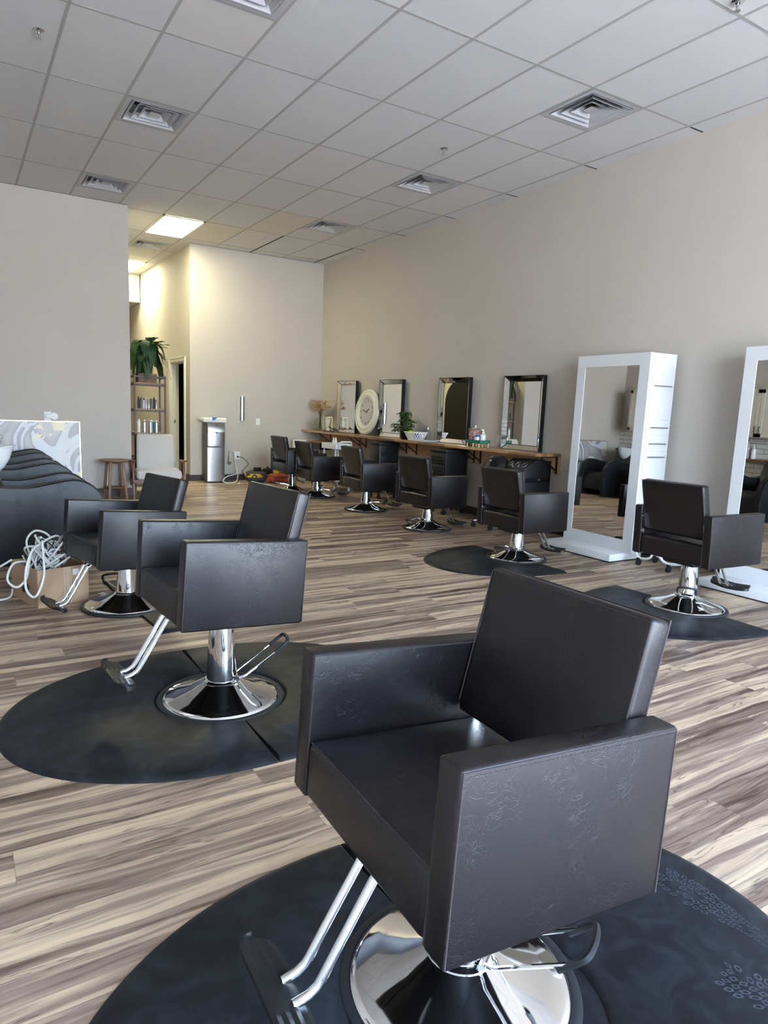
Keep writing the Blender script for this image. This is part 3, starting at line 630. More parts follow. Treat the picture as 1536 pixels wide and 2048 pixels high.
# ------------------------------------------------------------------ white mirror towers
def tower(y0, label):
    """y0: near side of the body; the cabinet stands turned a little on its deck and leans slightly back"""
    yc = y0 + .455; t_ = thing('mirror_tower', label, 'mirror', (5.42, yc, 0), 0, 'white freestanding mirror stations')
    w2 = .452; H_ = 1.96; dp = .36
    L_ = Matrix.Rotation(R(-2.6), 4, 'Z') @ Matrix(((1, 0, .012, 0), (0, 1, 0, 0), (0, 0, 1, 0), (0, 0, 0, 1)))
    bm = bmesh.new(); gx0, gx1, gz0, gz1 = -w2 + .115, w2 - .105, .195, 1.848
    box(bm, .03, dp, -w2, w2, .078, H_, .002, 1)
    for a in ((-w2, gx0, .078, H_), (gx1, w2, .078, H_), (gx0, gx1, .078, gz0), (gx0, gx1, gz1, H_)): box(bm, 0, .0305, a[0], a[1], a[2], a[3])
    fin(bm, 'cabinet_body', 'white_paint', t_, smooth=False, mtx=L_)
    fin(B(.003, .0295, gx0, gx1, gz0, gz1), 'mirror_glass', 'mirror', t_, smooth=False, mtx=L_)
    bm = bmesh.new(); box(bm, -.262, .19, -w2 + .045, w2 - .0, .012, .078, .003, 2); fin(bm, 'base_deck', 'white_paint', t_)
    fin(B(-.25, .18, -w2 + .055, w2 - .01, .0, .012), 'base_shadow_strip', 'plastic_black', t_, smooth=False)
    zz = [1.95, 1.348, 1.205, 1.053, .952]
    for k in range(4):
        f = fin(B(.035, dp - .02, -w2 - .008, -w2 - .0, zz[k + 1] + .003, zz[k] - .003, .001, 1), 'door' if k == 0 else 'drawer', 'white_paint', t_, mtx=L_)
        hz = (1.66, 1.275, 1.125, 1.0)[k]
        bm = bmesh.new(); tube(bm, [(.06, -w2 - .03, hz), (.29, -w2 - .03, hz)], .006, 8)
        for xx in (.10, .26): tube(bm, [(xx, -w2 - .03, hz), (xx, -w2 - .004, hz)], .004, 6)
        fin(bm, 'handle', 'steel', f, mtx=L_)
    fin(B(.035, dp - .02, -w2 - .008, -w2, .09, .949, .001, 1), 'side_panel', 'white_paint', t_, mtx=L_)
tower(4.19, 'white mirror tower with side drawers, whole in view')
tower(2.41, 'white mirror tower cut off by the right edge of the photo')

# ------------------------------------------------------------------ wooden counter along the right wall
CT = .925; CF = 5.45; CE = 5.60
ct = thing('wall_counter', 'long narrow butcher block counter on black brackets along the right wall', 'counter', (5.65, 8.7, 0))
bm = B(CF, XR, CE, YB - .001, CT - .034, CT, .003, 2); o = fin(bm, 'worktop', 'counter', ct); o.matrix_parent_inverse = Matrix.Translation((-5.65, -8.7, 0))
o = fin(B(XR - .038, XR - .001, CE + .0, YB - .15, .70, CT - .034), 'ledger_board', 'pine', ct, smooth=False); o.matrix_parent_inverse = Matrix.Translation((-5.65, -8.7, 0))
for y in (5.62, 6.97, 7.10, 8.45, 8.72, 9.94, 10.15, 11.25):
    bm = bmesh.new(); xw = XR - .038
    box(bm, xw - .006, xw, y - .014, y + .014, .695, CT - .034); box(bm, 5.50, xw, y - .014, y + .014, CT - .041, CT - .034)
    hexa(bm, [(xw - .006, y - .010, .72), (xw - .006, y + .010, .72), (xw - .006, y + .010, .735), (xw - .006, y - .010, .735), (5.56, y - .010, CT - .056), (5.56, y + .010, CT - .056), (5.56, y + .010, CT - .041), (5.56, y - .010, CT - .041)])
    bmesh.ops.recalc_face_normals(bm, faces=bm.faces)
    o = fin(bm, 'bracket', 'black_metal', ct, smooth=False); o.matrix_parent_inverse = Matrix.Translation((-5.65, -8.7, 0))

def wall_mirror(y0, y1, label):
    yc = (y0 + y1) / 2; w2 = (y1 - y0) / 2; z0, z1 = CT, 1.805; H_ = z1 - z0
    t_ = thing('wall_mirror', label, 'mirror', (5.80, yc, z0), 0, 'mirror framed rectangular mirrors on the counter')
    # local: x toward wall +, front at -x
    def strip(name, a0, a1, b0, b1, m):   # wedge shaped moulding with a mirrored sloping face
        bm = bmesh.new(); q_ = [bm.verts.new(p) for p in (a0, a1, b1, b0)]; r_ = [bm.verts.new((-.004, p[1], p[2])) for p in (a0, a1, b1, b0)]
        bm.faces.new(q_); bm.faces.new(list(reversed(r_)))
        for i in range(4): bm.faces.new((q_[i], r_[i], r_[(i + 1) % 4], q_[(i + 1) % 4]))
        bmesh.ops.recalc_face_normals(bm, faces=bm.faces); return fin(bm, name, m, t_, smooth=False)
    xo, xi = -.055, -.018; d = .062
    O = [(xo, -w2, .0), (xo, w2, .0), (xo, w2, H_), (xo, -w2, H_)]; I = [(xi, -w2 + d, d), (xi, w2 - d, d), (xi, w2 - d, H_ - d), (xi, -w2 + d, H_ - d)]
    for k in range(4): strip('bevelled_strip', O[k], O[(k + 1) % 4], I[k], I[(k + 1) % 4], 'mirror')
    fin(B(xi - .001, xi + .004, -w2 + d, w2 - d, d, H_ - d), 'mirror_glass', 'mirror', t_, smooth=False)
    bm = bmesh.new(); e1 = .006
    box(bm, xo - .003, 0, -w2 - e1, -w2, -.0, H_ + e1); box(bm, xo - .003, 0, w2, w2 + e1, -.0, H_ + e1); box(bm, xo - .003, 0, -w2, w2, H_, H_ + e1); box(bm, xo - .003, 0, -w2, w2, 0, e1)
    box(bm, -.0035, 0, -w2, w2, 0, H_)
    for k in range(4):
        tube(bm, [I[k], I[(k + 1) % 4]], .0045, 5); tube(bm, [O[k], I[k]], .0035, 5)
    fin(bm, 'black_edge', 'black_gloss', t_, smooth=False)
wall_mirror(5.87, 6.53, 'black edged mirror on the counter nearest the white towers')
wall_mirror(7.22, 7.88, 'black edged mirror reflecting a dark arch, second from the towers')
wall_mirror(8.83, 9.49, 'black edged mirror between the clock and the potted plant')
wall_mirror(10.26, 10.92, 'black edged mirror left of the clock, nearest the back wall')
# round clock
ck_ = thing('wall_clock', 'round cream clock leaning on the wall between two mirrors', 'clock', (5.735, 9.86, CT), 0)
U = Matrix.Rotation(R(-90 + 6), 4, 'Y')   # lathe axis Z -> -X, leaning back
UU = Matrix.Translation((-.0, 0, .375)) @ U
bm = bmesh.new(); lathe(bm, [(.372, -.022), (.375, -.01), (.36, .012), (.335, .020), (.322, .012), (.305, .018), (.285, .030), (.262, .028), (.252, .016), (.240, .020), (.232, .010), (.228, -.012)], 72); lathe(bm, [(.372, -.022), (0, -.023)], 72)
fin(bm, 'clock_frame', 'cream', ck_, mtx=UU)
bm = bmesh.new(); lathe(bm, [(.232, -.006), (0, -.006)], 64); fin(bm, 'clock_face', 'clockface', ck_, mtx=UU)
# face frame: local X of face = right seen from the room (-y), local Y = up
FR = UU @ Matrix(((0, 1, 0, 0), (-1, 0, 0, 0), (0, 0, 1, -.004), (0, 0, 0, 1)))
for k in range(1, 13):
    a = R(90 - 30 * k); r_ = .185
    text('numeral', str(k), .062, 'ink', ck_, FR @ Matrix.Translation((r_ * math.cos(a), r_ * math.sin(a), 0)) @ Matrix.Rotation(a - R(90), 4, 'Z') @ Matrix.Diagonal((.8, 1, 1, 1)), .0004)
for nm, ang, ln, w_ in (('hour_hand', 90 - 53, .10, .012), ('minute_hand', 90 - 282, .155, .009)):
    bm = bmesh.new(); bm.faces.new([bm.verts.new(p) for p in ((-.045, -w_ * .5, 0), (0, -w_ * .4, 0), (ln * .6, -w_, 0), (ln, 0, 0), (ln * .6, w_, 0), (0, w_ * .4, 0), (-.045, w_ * .5, 0))])
    bmesh.ops.solidify(bm, geom=bm.faces[:], thickness=.0012); fin(bm, nm, 'copper', ck_, smooth=False, mtx=FR @ Matrix.Translation((0, 0, .003)) @ Matrix.Rotation(R(ang), 4, 'Z'))
bm = bmesh.new(); lathe(bm, [(.012, 0), (.01, .005), (0, .006)], 16); fin(bm, 'hand_hub', 'copper', ck_, mtx=FR)

# ------------------------------------------------------------------ things on the counter
# pampas vase
vx, vy = 5.64, 11.36
t_ = thing('glass_vase', 'round pale green glass vase at the far end of the counter', 'vase', (vx, vy, CT))
bm = bmesh.new(); lathe(bm, [(0, .004), (.09, .004), (.125, .03), (.150, .09), (.140, .15), (.09, .20), (.045, .225), (.035, .25), (.042, .275), (.038, .275), (.031, .25), (.040, .223), (.085, .197), (.134, .148), (.144, .09), (.12, .034), (.085, .009), (0, .009)], 36); fin(bm, 'vase_body', 'glass_green', t_)
t_ = thing('dried_grass', 'tan pampas grass bouquet standing in the green vase', 'plant', (vx, vy, CT))
rnd = random.Random(5)
stems = bmesh.new(); pl_ = bmesh.new()
for i in range(44):
    a = rnd.random() * 2 * PI; sp_ = rnd.uniform(.02, .20); top_ = Vector((math.cos(a) * sp_ * .85, math.sin(a) * sp_ * 1.6, rnd.uniform(.34, .53)))
    pth = catmull([(math.cos(a) * .03, math.sin(a) * .03, .02), (math.cos(a) * .012, math.sin(a) * .012, .25), tuple(top_ * .75 + Vector((0, 0, .1))), tuple(top_)], 5)
    tube(stems, pth, .0015, 4)
    for q_ in range(60):
        u_ = rnd.uniform(.62, 1.0); base = pth[min(int(u_ * (len(pth) - 1)), len(pth) - 1)]; d = Vector((rnd.uniform(-1, 1), rnd.uniform(-1, 1), rnd.uniform(-.2, 1.1))).normalized() * rnd.uniform(.03, .075)
        s_ = d.orthogonal().normalized() * .0036; bmf = [pl_.verts.new(base - s_), pl_.verts.new(base + s_), pl_.verts.new(base + d)]; pl_.faces.new(bmf)
fin(stems, 'stem', 'stem', t_); fin(pl_, 'plume', 'pampas', t_, smooth=False)
# lantern + candle
t_ = thing('candle_lantern', 'brass and glass candle lantern beside the pampas vase', 'lantern', (5.62, 11.02, CT))
bm = bmesh.new()
for sx in (-1, 1):
    for sy in (-1, 1): tube(bm, [(.055 * sx, .055 * sy, .0), (.055 * sx, .055 * sy, .25)], .005, 6)
for z_ in (.25,): tube(bm, [(.055, .055, z_), (-.055, .055, z_), (-.055, -.055, z_), (.055, -.055, z_)], .005, 6, closed=True)
fin(bm, 'lantern_frame', 'gold', t_)
bm = bmesh.new(); lathe(bm, [(.08, .0), (.08, .012), (0, .013)], 24); fin(bm, 'lantern_base', 'black_metal', t_)
bm = bmesh.new(); lathe(bm, [(.042, .013), (.042, .24), (.040, .24), (.040, .014)], 28); fin(bm, 'glass_cylinder', 'glass', t_)
bm = bmesh.new(); rnd = random.Random(2)
for i in range(60):
    a = rnd.random() * 2 * PI; z_ = rnd.uniform(.16, .235); r_ = .0425; sphere(bm, (r_ * math.cos(a), r_ * math.sin(a), z_), .006, 6, 4)
fin(bm, 'lace_band', 'white_plastic', t_)
o = bmesh.new(); lathe(o, [(.030, 0), (.030, .075), (.024, .078), (0, .074)], 24); tube(o, [(0, 0, .07), (0, .002, .09)], .0015, 5)
o = fin(o, 'pillar_candle', 'wax'); setloc(o, (5.62, 11.02, CT + .0135)); tag(o, 'cream pillar candle inside the brass lantern', 'candle')
# black cable tangle
bm = bmesh.new(); rnd = random.Random(11); P_ = [(5.62 + rnd.uniform(-.05, .06), 10.78 + rnd.uniform(-.13, .10), CT + rnd.uniform(.006, .09)) for _ in range(14)]
tube(bm, catmull(P_, 6), .005, 6); tag(fin(bm, 'cable', 'plastic_black'), 'black cable bundle on the counter by the farthest mirror', 'cable')
# umbrella plant in dark pot
px_, py_ = 5.63, 8.53
pt_ = bmesh.new(); lathe(pt_, [(0, 0), (.055, 0), (.072, .10), (.076, .11), (.068, .11), (.06, .09), (0, .085)], 24)
t_ = thing('potted_plant', 'green umbrella plant in a black pot on the counter', 'plant', (px_, py_, CT)); fin(pt_, 'pot', 'black_gloss', t_)
lf = bmesh.new(); st_ = bmesh.new(); rnd = random.Random(8)
def leaflet(bm, o_, d, ln, w_, droop):
    d = Vector(d).normalized(); sd = d.cross(Vector((0, 0, 1)))
    if sd.length < .05: sd = Vector((1, 0, 0))
    sd.normalize(); pr = None
    for i in range(6):
        u_ = i / 5; ww = w_ * math.sin(PI * (u_ * .92 + .04)) ** .8; p_ = Vector(o_) + d * ln * u_ + Vector((0, 0, -droop * u_ * u_ * ln)); up = Vector((0, 0, ww * .25))
        cur = [bm.verts.new(p_ - sd * ww + up), bm.verts.new(p_), bm.verts.new(p_ + sd * ww + up)]
        if pr:
            bm.faces.new((pr[0], pr[1], cur[1], cur[0])); bm.faces.new((pr[1], pr[2], cur[2], cur[1]))
        pr = cur
for i in range(52):
    a = rnd.random() * 2 * PI; hh = rnd.uniform(.12, .40); sp_ = rnd.uniform(.05, .15) * (1.25 if hh < .28 else .7)
    c_ = Vector((math.cos(a) * sp_, math.sin(a) * sp_, hh)); tube(st_, catmull([(0, 0, .09), (c_.x * .3, c_.y * .3, hh * .7), tuple(c_)], 4), .0025, 5)
    for k in range(8):
        b2 = 2 * PI * k / 8 + rnd.random() * .3; leaflet(lf, c_, (math.cos(b2), math.sin(b2), .15), rnd.uniform(.055, .085), .013, .55)
fin(st_, 'stem', 'stem', t_); fin(lf, 'foliage', 'leaf', t_, ang=180)
# woven basket with sweets
bx, by = 5.60, 8.20
t_ = thing('woven_basket', 'white woven basket of sweets in front of the umbrella plant', 'basket', (bx, by, CT))
bm = bmesh.new(); lathe(bm, [(0, .004), (.085, .004), (.088, .010), (0, .012)], 32, sy=1.55)
N = 26
for k in range(N):
    for dr_ in (1, -1):
        pth = []
        for j in range(7):
            u_ = j / 6; r_ = .086 + .050 * u_; a = 2 * PI * (k / N) + dr_ * u_ * .42; pth.append((r_ * math.cos(a), 1.55 * r_ * math.sin(a), .006 + .105 * u_))
        tube(bm, pth, .0048, 5)
for z_, r_ in ((.112, .137), (.118, .139), (.008, .088)): tube(bm, [(r_ * math.cos(2 * PI * k / 40), 1.55 * r_ * math.sin(2 * PI * k / 40), z_) for k in range(40)], .006, 6, closed=True)
fin(bm, 'basket_weave', 'white_plastic', t_)
def pack(name, loc, sz, m, label, rz=0, cat='sweets', grp='wrapped sweets in the woven basket'):
    bm = B(-sz[0] / 2, sz[0] / 2, -sz[1] / 2, sz[1] / 2, 0, sz[2], min(sz) * .3, 2); bmesh.ops.subdivide_edges(bm, edges=bm.edges[:], cuts=1)
    rn = random.Random(name + m)
    for v in bm.verts: v.co += Vector((rn.uniform(-1, 1), rn.uniform(-1, 1), rn.uniform(-1, 1))) * min(sz) * .07
    o = fin(bm, name, m); setloc(o, loc, rz); return tag(o, label, cat, grp)
pack('sweet_packet', (bx - .01, by + .12, CT + .045), (.08, .09, .09), 'lime', 'lime yellow packet at the far side of the basket', .3)
pack('sweet_packet', (bx - .02, by + .04, CT + .035), (.08, .08, .095), 'lime', 'yellow green packet in the middle of the basket', .9)
pack('sweet_packet', (bx + .0, by - .03, CT + .035), (.08, .05, .085), 'orange', 'orange wrapper in the basket beside the yellow packets', .2)
pack('sweet_packet', (bx - .04, by - .09, CT + .030), (.06, .05, .085), 'blue', 'dark blue packet in the woven basket', .5)
pack('sweet_packet', (bx + .02, by - .15, CT + .035), (.07, .06, .085), 'pink', 'pink and red wrappers at the near side of the basket', .1)
t_ = thing('glass_jar', 'small clear glass jar standing behind the woven basket', 'jar', (5.755, 8.12, CT))
bm = bmesh.new(); lathe(bm, [(0, .002), (.035, .002), (.038, .01), (.038, .13), (.028, .15), (.028, .165), (.026, .165), (.026, .148), (.035, .128), (.035, .008), (0, .006)], 24); fin(bm, 'jar_body', 'glass', t_)
bm = bmesh.new(); lathe(bm, [(.030, .166), (.030, .178), (.012, .182), (.010, .20), (.014, .212), (0, .218)], 20); fin(bm, 'jar_lid', 'steel', t_)
for i in range(3):
    o = fin(B(-.11, .11, -.15, .15, 0, .006, .001, 1), 'magazine', 'mag'); setloc(o, (5.60 + .012 * i, 7.98 - .02 * i, CT + .001 + .0068 * i), .12 * i - .1); tag(o, ('glossy magazine at the bottom of the pile by the woven basket', 'glossy magazine in the middle of the pile by the woven basket', 'glossy magazine on top of the pile by the woven basket')[i], 'magazine', 'magazines on the counter')
# green glass tray with gold feet, candy jar, bottles
tx, ty = 5.60, 6.80
t_ = thing('serving_tray', 'green glass tray on gold feet beside the nearest mirror', 'tray', (tx, ty, CT))
bm = bmesh.new(); box(bm, -.09, .09, -.135, .135, .045, .052, .002, 1)
for a in ((-.09, -.084, -.135, .135), (.084, .09, -.135, .135), (-.09, .09, -.135, -.129), (-.09, .09, .129, .135)): box(bm, *a, .052, .09)
fin(bm, 'tray_dish', 'glass_emerald', t_, smooth=False)
for sx in (-1, 1):
    for sy in (-1, 0, 1):
        bm = bmesh.new(); lathe(bm, [(0, 0), (.006, 0), (.005, .015), (.010, .022), (.010, .03), (.006, .035), (.013, .040), (.013, .045)], 14, (.075 * sx, .115 * sy, 0)); fin(bm, 'foot', 'gold', t_)
t_ = thing('candy_jar', 'square glass jar of pink sweets on the green tray', 'jar', (tx + .0, ty + .055, CT + .053))
bm = bmesh.new(); box(bm, -.062, .062, -.065, .065, 0, .165, .008, 2); fin(bm, 'jar_body', 'glass', t_)
bm = bmesh.new(); box(bm, -.066, .066, -.069, .069, .166, .172); lathe(bm, [(.05, .172), (.02, .192), (.008, .198), (.008, .205), (.014, .215), (0, .224)], 20); fin(bm, 'jar_lid', 'chrome', t_)
rnd = random.Random(4); bm = bmesh.new()
for i in range(190): sphere(bm, (rnd.uniform(-.046, .046), rnd.uniform(-.049, .049), rnd.uniform(.014, .150)), .0125, 7, 5, (1, 1.15, .8))
o = fin(bm, 'candies', 'pink'); setloc(o, (tx + .0, ty + .055, CT + .053)); tag(o, 'pink and white wrapped sweets filling the square jar', 'sweets', kind='stuff')
t_ = thing('hand_cream_bottle', 'short pale blue bottle with a blue cap on the tray', 'bottle', (tx - .055, ty - .045, CT + .053))
bm = B(-.018, .018, -.03, .03, 0, .075, .006, 2); fin(bm, 'bottle_body', 'white_plastic', t_); bm = B(-.016, .016, -.028, .028, .075, .098, .004, 2); fin(bm, 'cap', 'blue', t_)
t_ = thing('sanitizer_bottle', 'clear sanitizer bottle with white pump on the tray', 'bottle', (tx + .01, ty - .085, CT + .053))
bm = bmesh.new(); lathe(bm, [(0, 0), (.033, 0), (.036, .006), (.036, .10), (.014, .118), (.014, .125)], 24); fin(bm, 'bottle_body', 'white_plastic', t_)
bm = bmesh.new(); lathe(bm, [(.016, .122), (.016, .140), (.006, .142), (.006, .165), (0, .166)], 16); box(bm, -.04, .006, -.007, .007, .160, .170); fin(bm, 'pump', 'paper', t_)

# ------------------------------------------------------------------ wall fittings
def plate(name, label, cat, mtx, w_=.075, h_=.115, kind='outlet'):
    t_ = thing(name, label, cat); t_.matrix_world = mtx
    fin(B(-w_ / 2, w_ / 2, -.006, 0, -h_ / 2, h_ / 2, .002, 1), 'cover_plate', 'white_plastic', t_)
    if kind == 'outlet':
        for s_ in (1, -1):
            bm = bmesh.new(); box(bm, -.016, .016, -.008, -.006, .022 * s_ - .014, .022 * s_ + .014, .001, 1); k_ = fin(bm, 'socket', 'white_plastic', t_)
            bm = bmesh.new(); box(bm, -.008, -.006, -.0085, -.008, .022 * s_ - .004, .022 * s_ + .006); box(bm, .006, .008, -.0085, -.008, .022 * s_ - .004, .022 * s_ + .006); fin(bm, 'slot', 'socketdark', k_, smooth=False)
    else:
        fin(B(-.016, .016, -.010, -.006, -.033, .033, .001, 1), 'rocker_switch', 'white_plastic', t_)
    return t_
FY = lambda x, y, z: Matrix.Translation((x, y, z))
FX = lambda x, y, z: Matrix.Translation((x, y, z)) @ Matrix.Rotation(R(-90), 4, 'Z')
plate('light_switch', 'white switch plate on the back wall right of the metal bar', 'switch', FY(4.60, YB, 1.045), kind='switch')
plate('wall_outlet', 'white outlet with a black cord near the water cooler', 'outlet', FY(4.215, YB, .44), .11, .135)
plate('wall_outlet', 'white outlet on the left wall holding the air freshener', 'outlet', FY(1.025, YL, 1.088), .085, .12)
plate('wall_outlet', 'white outlet beside the nearest counter mirror', 'outlet', FX(XR, 6.68, 1.02))
plate('wall_outlet', 'white outlet beside the mirror that reflects the arch', 'outlet', FX(XR, 8.03, 1.00))
t_ = thing('air_freshener', 'round white plug-in device in the left wall outlet', 'air freshener', (1.10, YL, 1.088))
bm = bmesh.new(); lathe(bm, [(.050, .009), (.052, .022), (.045, .032), (0, .035)], 28); lathe(bm, [(.05, .009), (0, .009)], 28)
fin(bm, 'disc', 'white_plastic', t_, mtx=Matrix.Rotation(R(90), 4, 'X')); fin(B(-.10, -.035, -.030, -.010, -.025, .02, .004), 'plug', 'white_plastic', t_)
# polished metal bar sconce
t_ = thing('wall_sconce', 'vertical polished steel half cylinder sconce on the back wall', 'sconce', (4.30, YB, 1.27))
bm = bmesh.new(); K = 16; 
for hz in (0,):
    A_ = [(.048 * math.cos(PI + PI * k / K), .04 * math.sin(PI + PI * k / K)) for k in range(K + 1)]
    prism(bm, A_, -.205, .205, 'z')
fin(bm, 'sconce_cover', 'steel', t_, ang=50); fin(B(-.052, .052, -.006, 0, -.20, .20), 'back_plate', 'steel', t_, smooth=False)
# copper water valve + white hose + black cord
t_ = thing('water_valve', 'copper and chrome water valve on the wall by the cooler', 'valve', (4.06, YB, .36))
bm = bmesh.new(); tube(bm, [(0, -.035, .05), (0, -.035, -.01)], .014, 12); lathe(bm, [(.02, .05), (.02, .06), (0, .061)], 14, (0, -.035, 0)); fin(bm, 'copper_arrestor', 'brass', t_)
bm = bmesh.new(); tube(bm, [(0, -.035, -.01), (0, -.035, -.05)], .010, 10); tube(bm, [(0, 0, -.05), (0, -.05, -.05)], .011, 10); tube(bm, [(.03 * math.cos(a / 8 * PI), -.052, -.05 + .03 * math.sin(a / 8 * PI)) for a in range(16)], .005, 6, closed=True); fin(bm, 'valve_body', 'chrome', t_)
bm = bmesh.new(); tube(bm, catmull([(4.06, YB - .05, .33), (4.07, YB - .06, .52), (4.13, YB - .08, .50), (4.15, YB - .10, .30), (4.15, 11.55, .10), (4.05, 11.38, .013), (3.86, 11.28, .012), (3.80, 11.30, .05), (3.92, 11.40, .11), (4.10, 11.52, .13), (4.16, 11.62, .16)], 7), .008, 8)
tag(fin(bm, 'water_hose', 'cable_white'), 'white plastic hose looping on the floor by the water cooler', 'hose')
bm = bmesh.new(); tube(bm, catmull([(4.22, YB - .02, .42), (4.30, YB - .06, .40), (4.40, YB - .08, .30), (4.33, YB - .09, .22), (4.28, YB - .10, .15), (4.36, YB - .12, .05), (4.46, YB - .16, .012)], 6), .005, 7); lathe(bm, [(.014, 0), (.014, .03), (0, .031)], 12, (4.215, YB - .036, .405))
tag(fin(bm, 'electric_cord', 'plastic_black'), 'black power cord hanging from the outlet by the cooler', 'cord')
bm = bmesh.new(); lathe(bm, [(0, 0), (.018, 0), (.02, .01), (.012, .018), (.012, .03), (0, .032)], 12); o = fin(bm, 'hose_fitting', 'cream'); setloc(o, (4.03, 11.14, 0)); tag(o, 'small beige fitting lying on the floor near the cooler', 'fitting')
# water cooler
t_ = thing('water_cooler', 'stainless steel bottleless water cooler against the back wall', 'water cooler', (3.72, 11.57, 0))
fin(B(-.145, .145, -.15, .17, .012, 1.02, .006), 'cooler_body', 'steel_side', t_)
def bow(z0, z1, dp=.010):
    bm = bmesh.new(); P_ = [(-.148, -.145)] + [(-.148 + .296 * k / 12, -.155 - dp * math.sin(PI * k / 12) ** .6) for k in range(13)] + [(.148, -.145)]; prism(bm, P_, z0, z1, 'z', .003, 1); return bm
fin(bow(.025, .60), 'lower_door', 'steel', t_); fin(bow(.625, .855, .022), 'dispensing_panel', 'steel', t_); 
bm = bmesh.new(); hexa(bm, [(-.148, -.19, .858), (.148, -.19, .858), (.148, -.15, .858), (-.148, -.15, .858), (-.148, -.15, 1.022), (.148, -.15, 1.022), (.148, -.13, 1.022), (-.148, -.13, 1.022)], .004); fin(bm, 'control_panel', 'steel', t_)
fin(B(-.012, .012, -.192, -.170, .838, .858, .003), 'water_spout', 'plastic_black', t_)
bm = bmesh.new(); lathe(bm, [(.018, 0), (.016, .004), (0, .005)], 20); fin(bm, 'round_sticker', 'paper', t_, mtx=Matrix.Translation((-.002, -.179, .79)) @ Matrix.Rotation(R(90), 4, 'X'))
bm = bmesh.new(); tube(bm, [(.012 * math.cos(a / 10 * PI), 0, .012 * math.sin(a / 10 * PI)) for a in range(20)], .002, 5, closed=True); tube(bm, [(.008, 0, -.006), (.018, 0, -.014)], .002, 5); tube(bm, [(-.025, 0, -.026), (.025, 0, -.026)], .0012, 5); fin(bm, 'logo', 'ink', t_, mtx=Matrix.Translation((0, -.167, .985)) @ Matrix.Rotation(R(-14), 4, 'X'))
bm = bmesh.new()
for k in range(8):
    for j in (0, 1): box(bm, -.147, -.1455, -.06 + .10 * j, -.01 + .10 * j, .62 + .02 * k, .628 + .02 * k)
fin(bm, 'side_grille', 'plastic_black', t_, smooth=False)
t_ = thing('paper_pack', 'white plastic wrapped pack with a blue corner on top of the cooler', 'pack', (3.70, 11.55, 1.021))
bm = B(-.20, .20, -.14, .14, 0, .075, .02, 3); bmesh.ops.subdivide_edges(bm, edges=bm.edges[:], cuts=2, use_grid_fill=True)
for v in bm.verts: v.co += Vector((noise.noise(v.co * 20), noise.noise(v.co * 22 + Vector((3, 0, 0))), noise.noise(v.co * 15))) * .008 * (1 if v.co.z > .02 else 0)
fin(bm, 'wrapped_body', 'paper', t_); bm = bmesh.new(); prism(bm, [(-.06, .084), (.04, .084), (-.04, .03)], -.150, -.147, 'y'); fin(bm, 'blue_label', 'blue', t_, smooth=False)

# ------------------------------------------------------------------ tool bags by the back wall
def blob(sx, sy, sz, seed, amp=.12, su=28, sv=18, sq=.55):
    bm = bmesh.new(); sphere(bm, (0, 0, 0), 1, su, sv)
    for v in bm.verts:
        c_ = v.co.copy(); c_ = Vector((math.copysign(abs(c_.x) ** sq, c_.x), math.copysign(abs(c_.y) ** sq, c_.y), math.copysign(abs(c_.z) ** sq, c_.z)))
        c_ *= 1 + amp * noise.noise(v.co * 2.3 + Vector((seed, 0, 0))); v.co = Vector((c_.x * sx, c_.y * sy, (c_.z + 1) * sz)); v.co.z = max(v.co.z, 0)
    return bm
t_ = thing('tool_bag', 'open black and yellow tool bag on the floor by the outlet cord', 'bag', (4.42, 11.38, 0))
fin(blob(.17, .13, .10, 1), 'bag_body', 'grey_fabric', t_)
bm = blob(.150, .135, .045, 2); bmesh.ops.translate(bm, verts=bm.verts, vec=(-.03, -.004, .075)); fin(bm, 'yellow_band', 'yellow', t_)
bm = bmesh.new(); tube(bm, catmull([(-.12, -.13, .09), (-.10, -.15, .13), (-.06, -.15, .14), (-.04, -.14, .08)], 5), .012, 8); fin(bm, 'strap', 'grey_fabric', t_)
o = fin(B(-.06, .06, -.035, .035, 0, .07, .006), 'tool_box', 'plastic_black'); setloc(o, (4.44, 11.36, .19), .1); tag(o, 'small black case sticking out of the black and yellow bag', 'case')
o = fin(blob(.22, .14, .075, 5, .3, 36, 22), 'duffel_bag', 'red_fabric'); setloc(o, (4.78, 11.20, 0), .15); tag(o, 'slumped rust red cloth bag on the floor by the farthest chair', 'bag')
o = fin(blob(.10, .07, .035, 7, .2), 'work_glove', 'yellow'); setloc(o, (4.84, 11.34, .145), .3); tag(o, 'yellow work glove lying on the red bag', 'glove')
bm = blob(.09, .06, .07, 9, .3); tube(bm, catmull([(-.05, 0, .12), (0, .0, .17), (.05, 0, .12)], 5), .010, 8); o = fin(bm, 'power_drill', 'plastic_black'); setloc(o, (4.66, 11.45, .09), .4); tag(o, 'black power tool standing between the two bags', 'tool')
bm = bmesh.new(); tube(bm, catmull([(4.9, 11.15, .07), (5.02, 11.08, .09), (5.08, 11.0, .05), (5.15, 10.95, .01)], 5), .008, 6); tag(fin(bm, 'cable', 'plastic_black'), 'black cable trailing from the red bag', 'cable')
o = fin(B(-.11, .11, -.15, .15, 0, .19, .003), 'cardboard_box', 'cardboard'); setloc(o, (5.10, 11.52, 0), 0); tag(o, 'brown cardboard box behind the farthest chair', 'box')

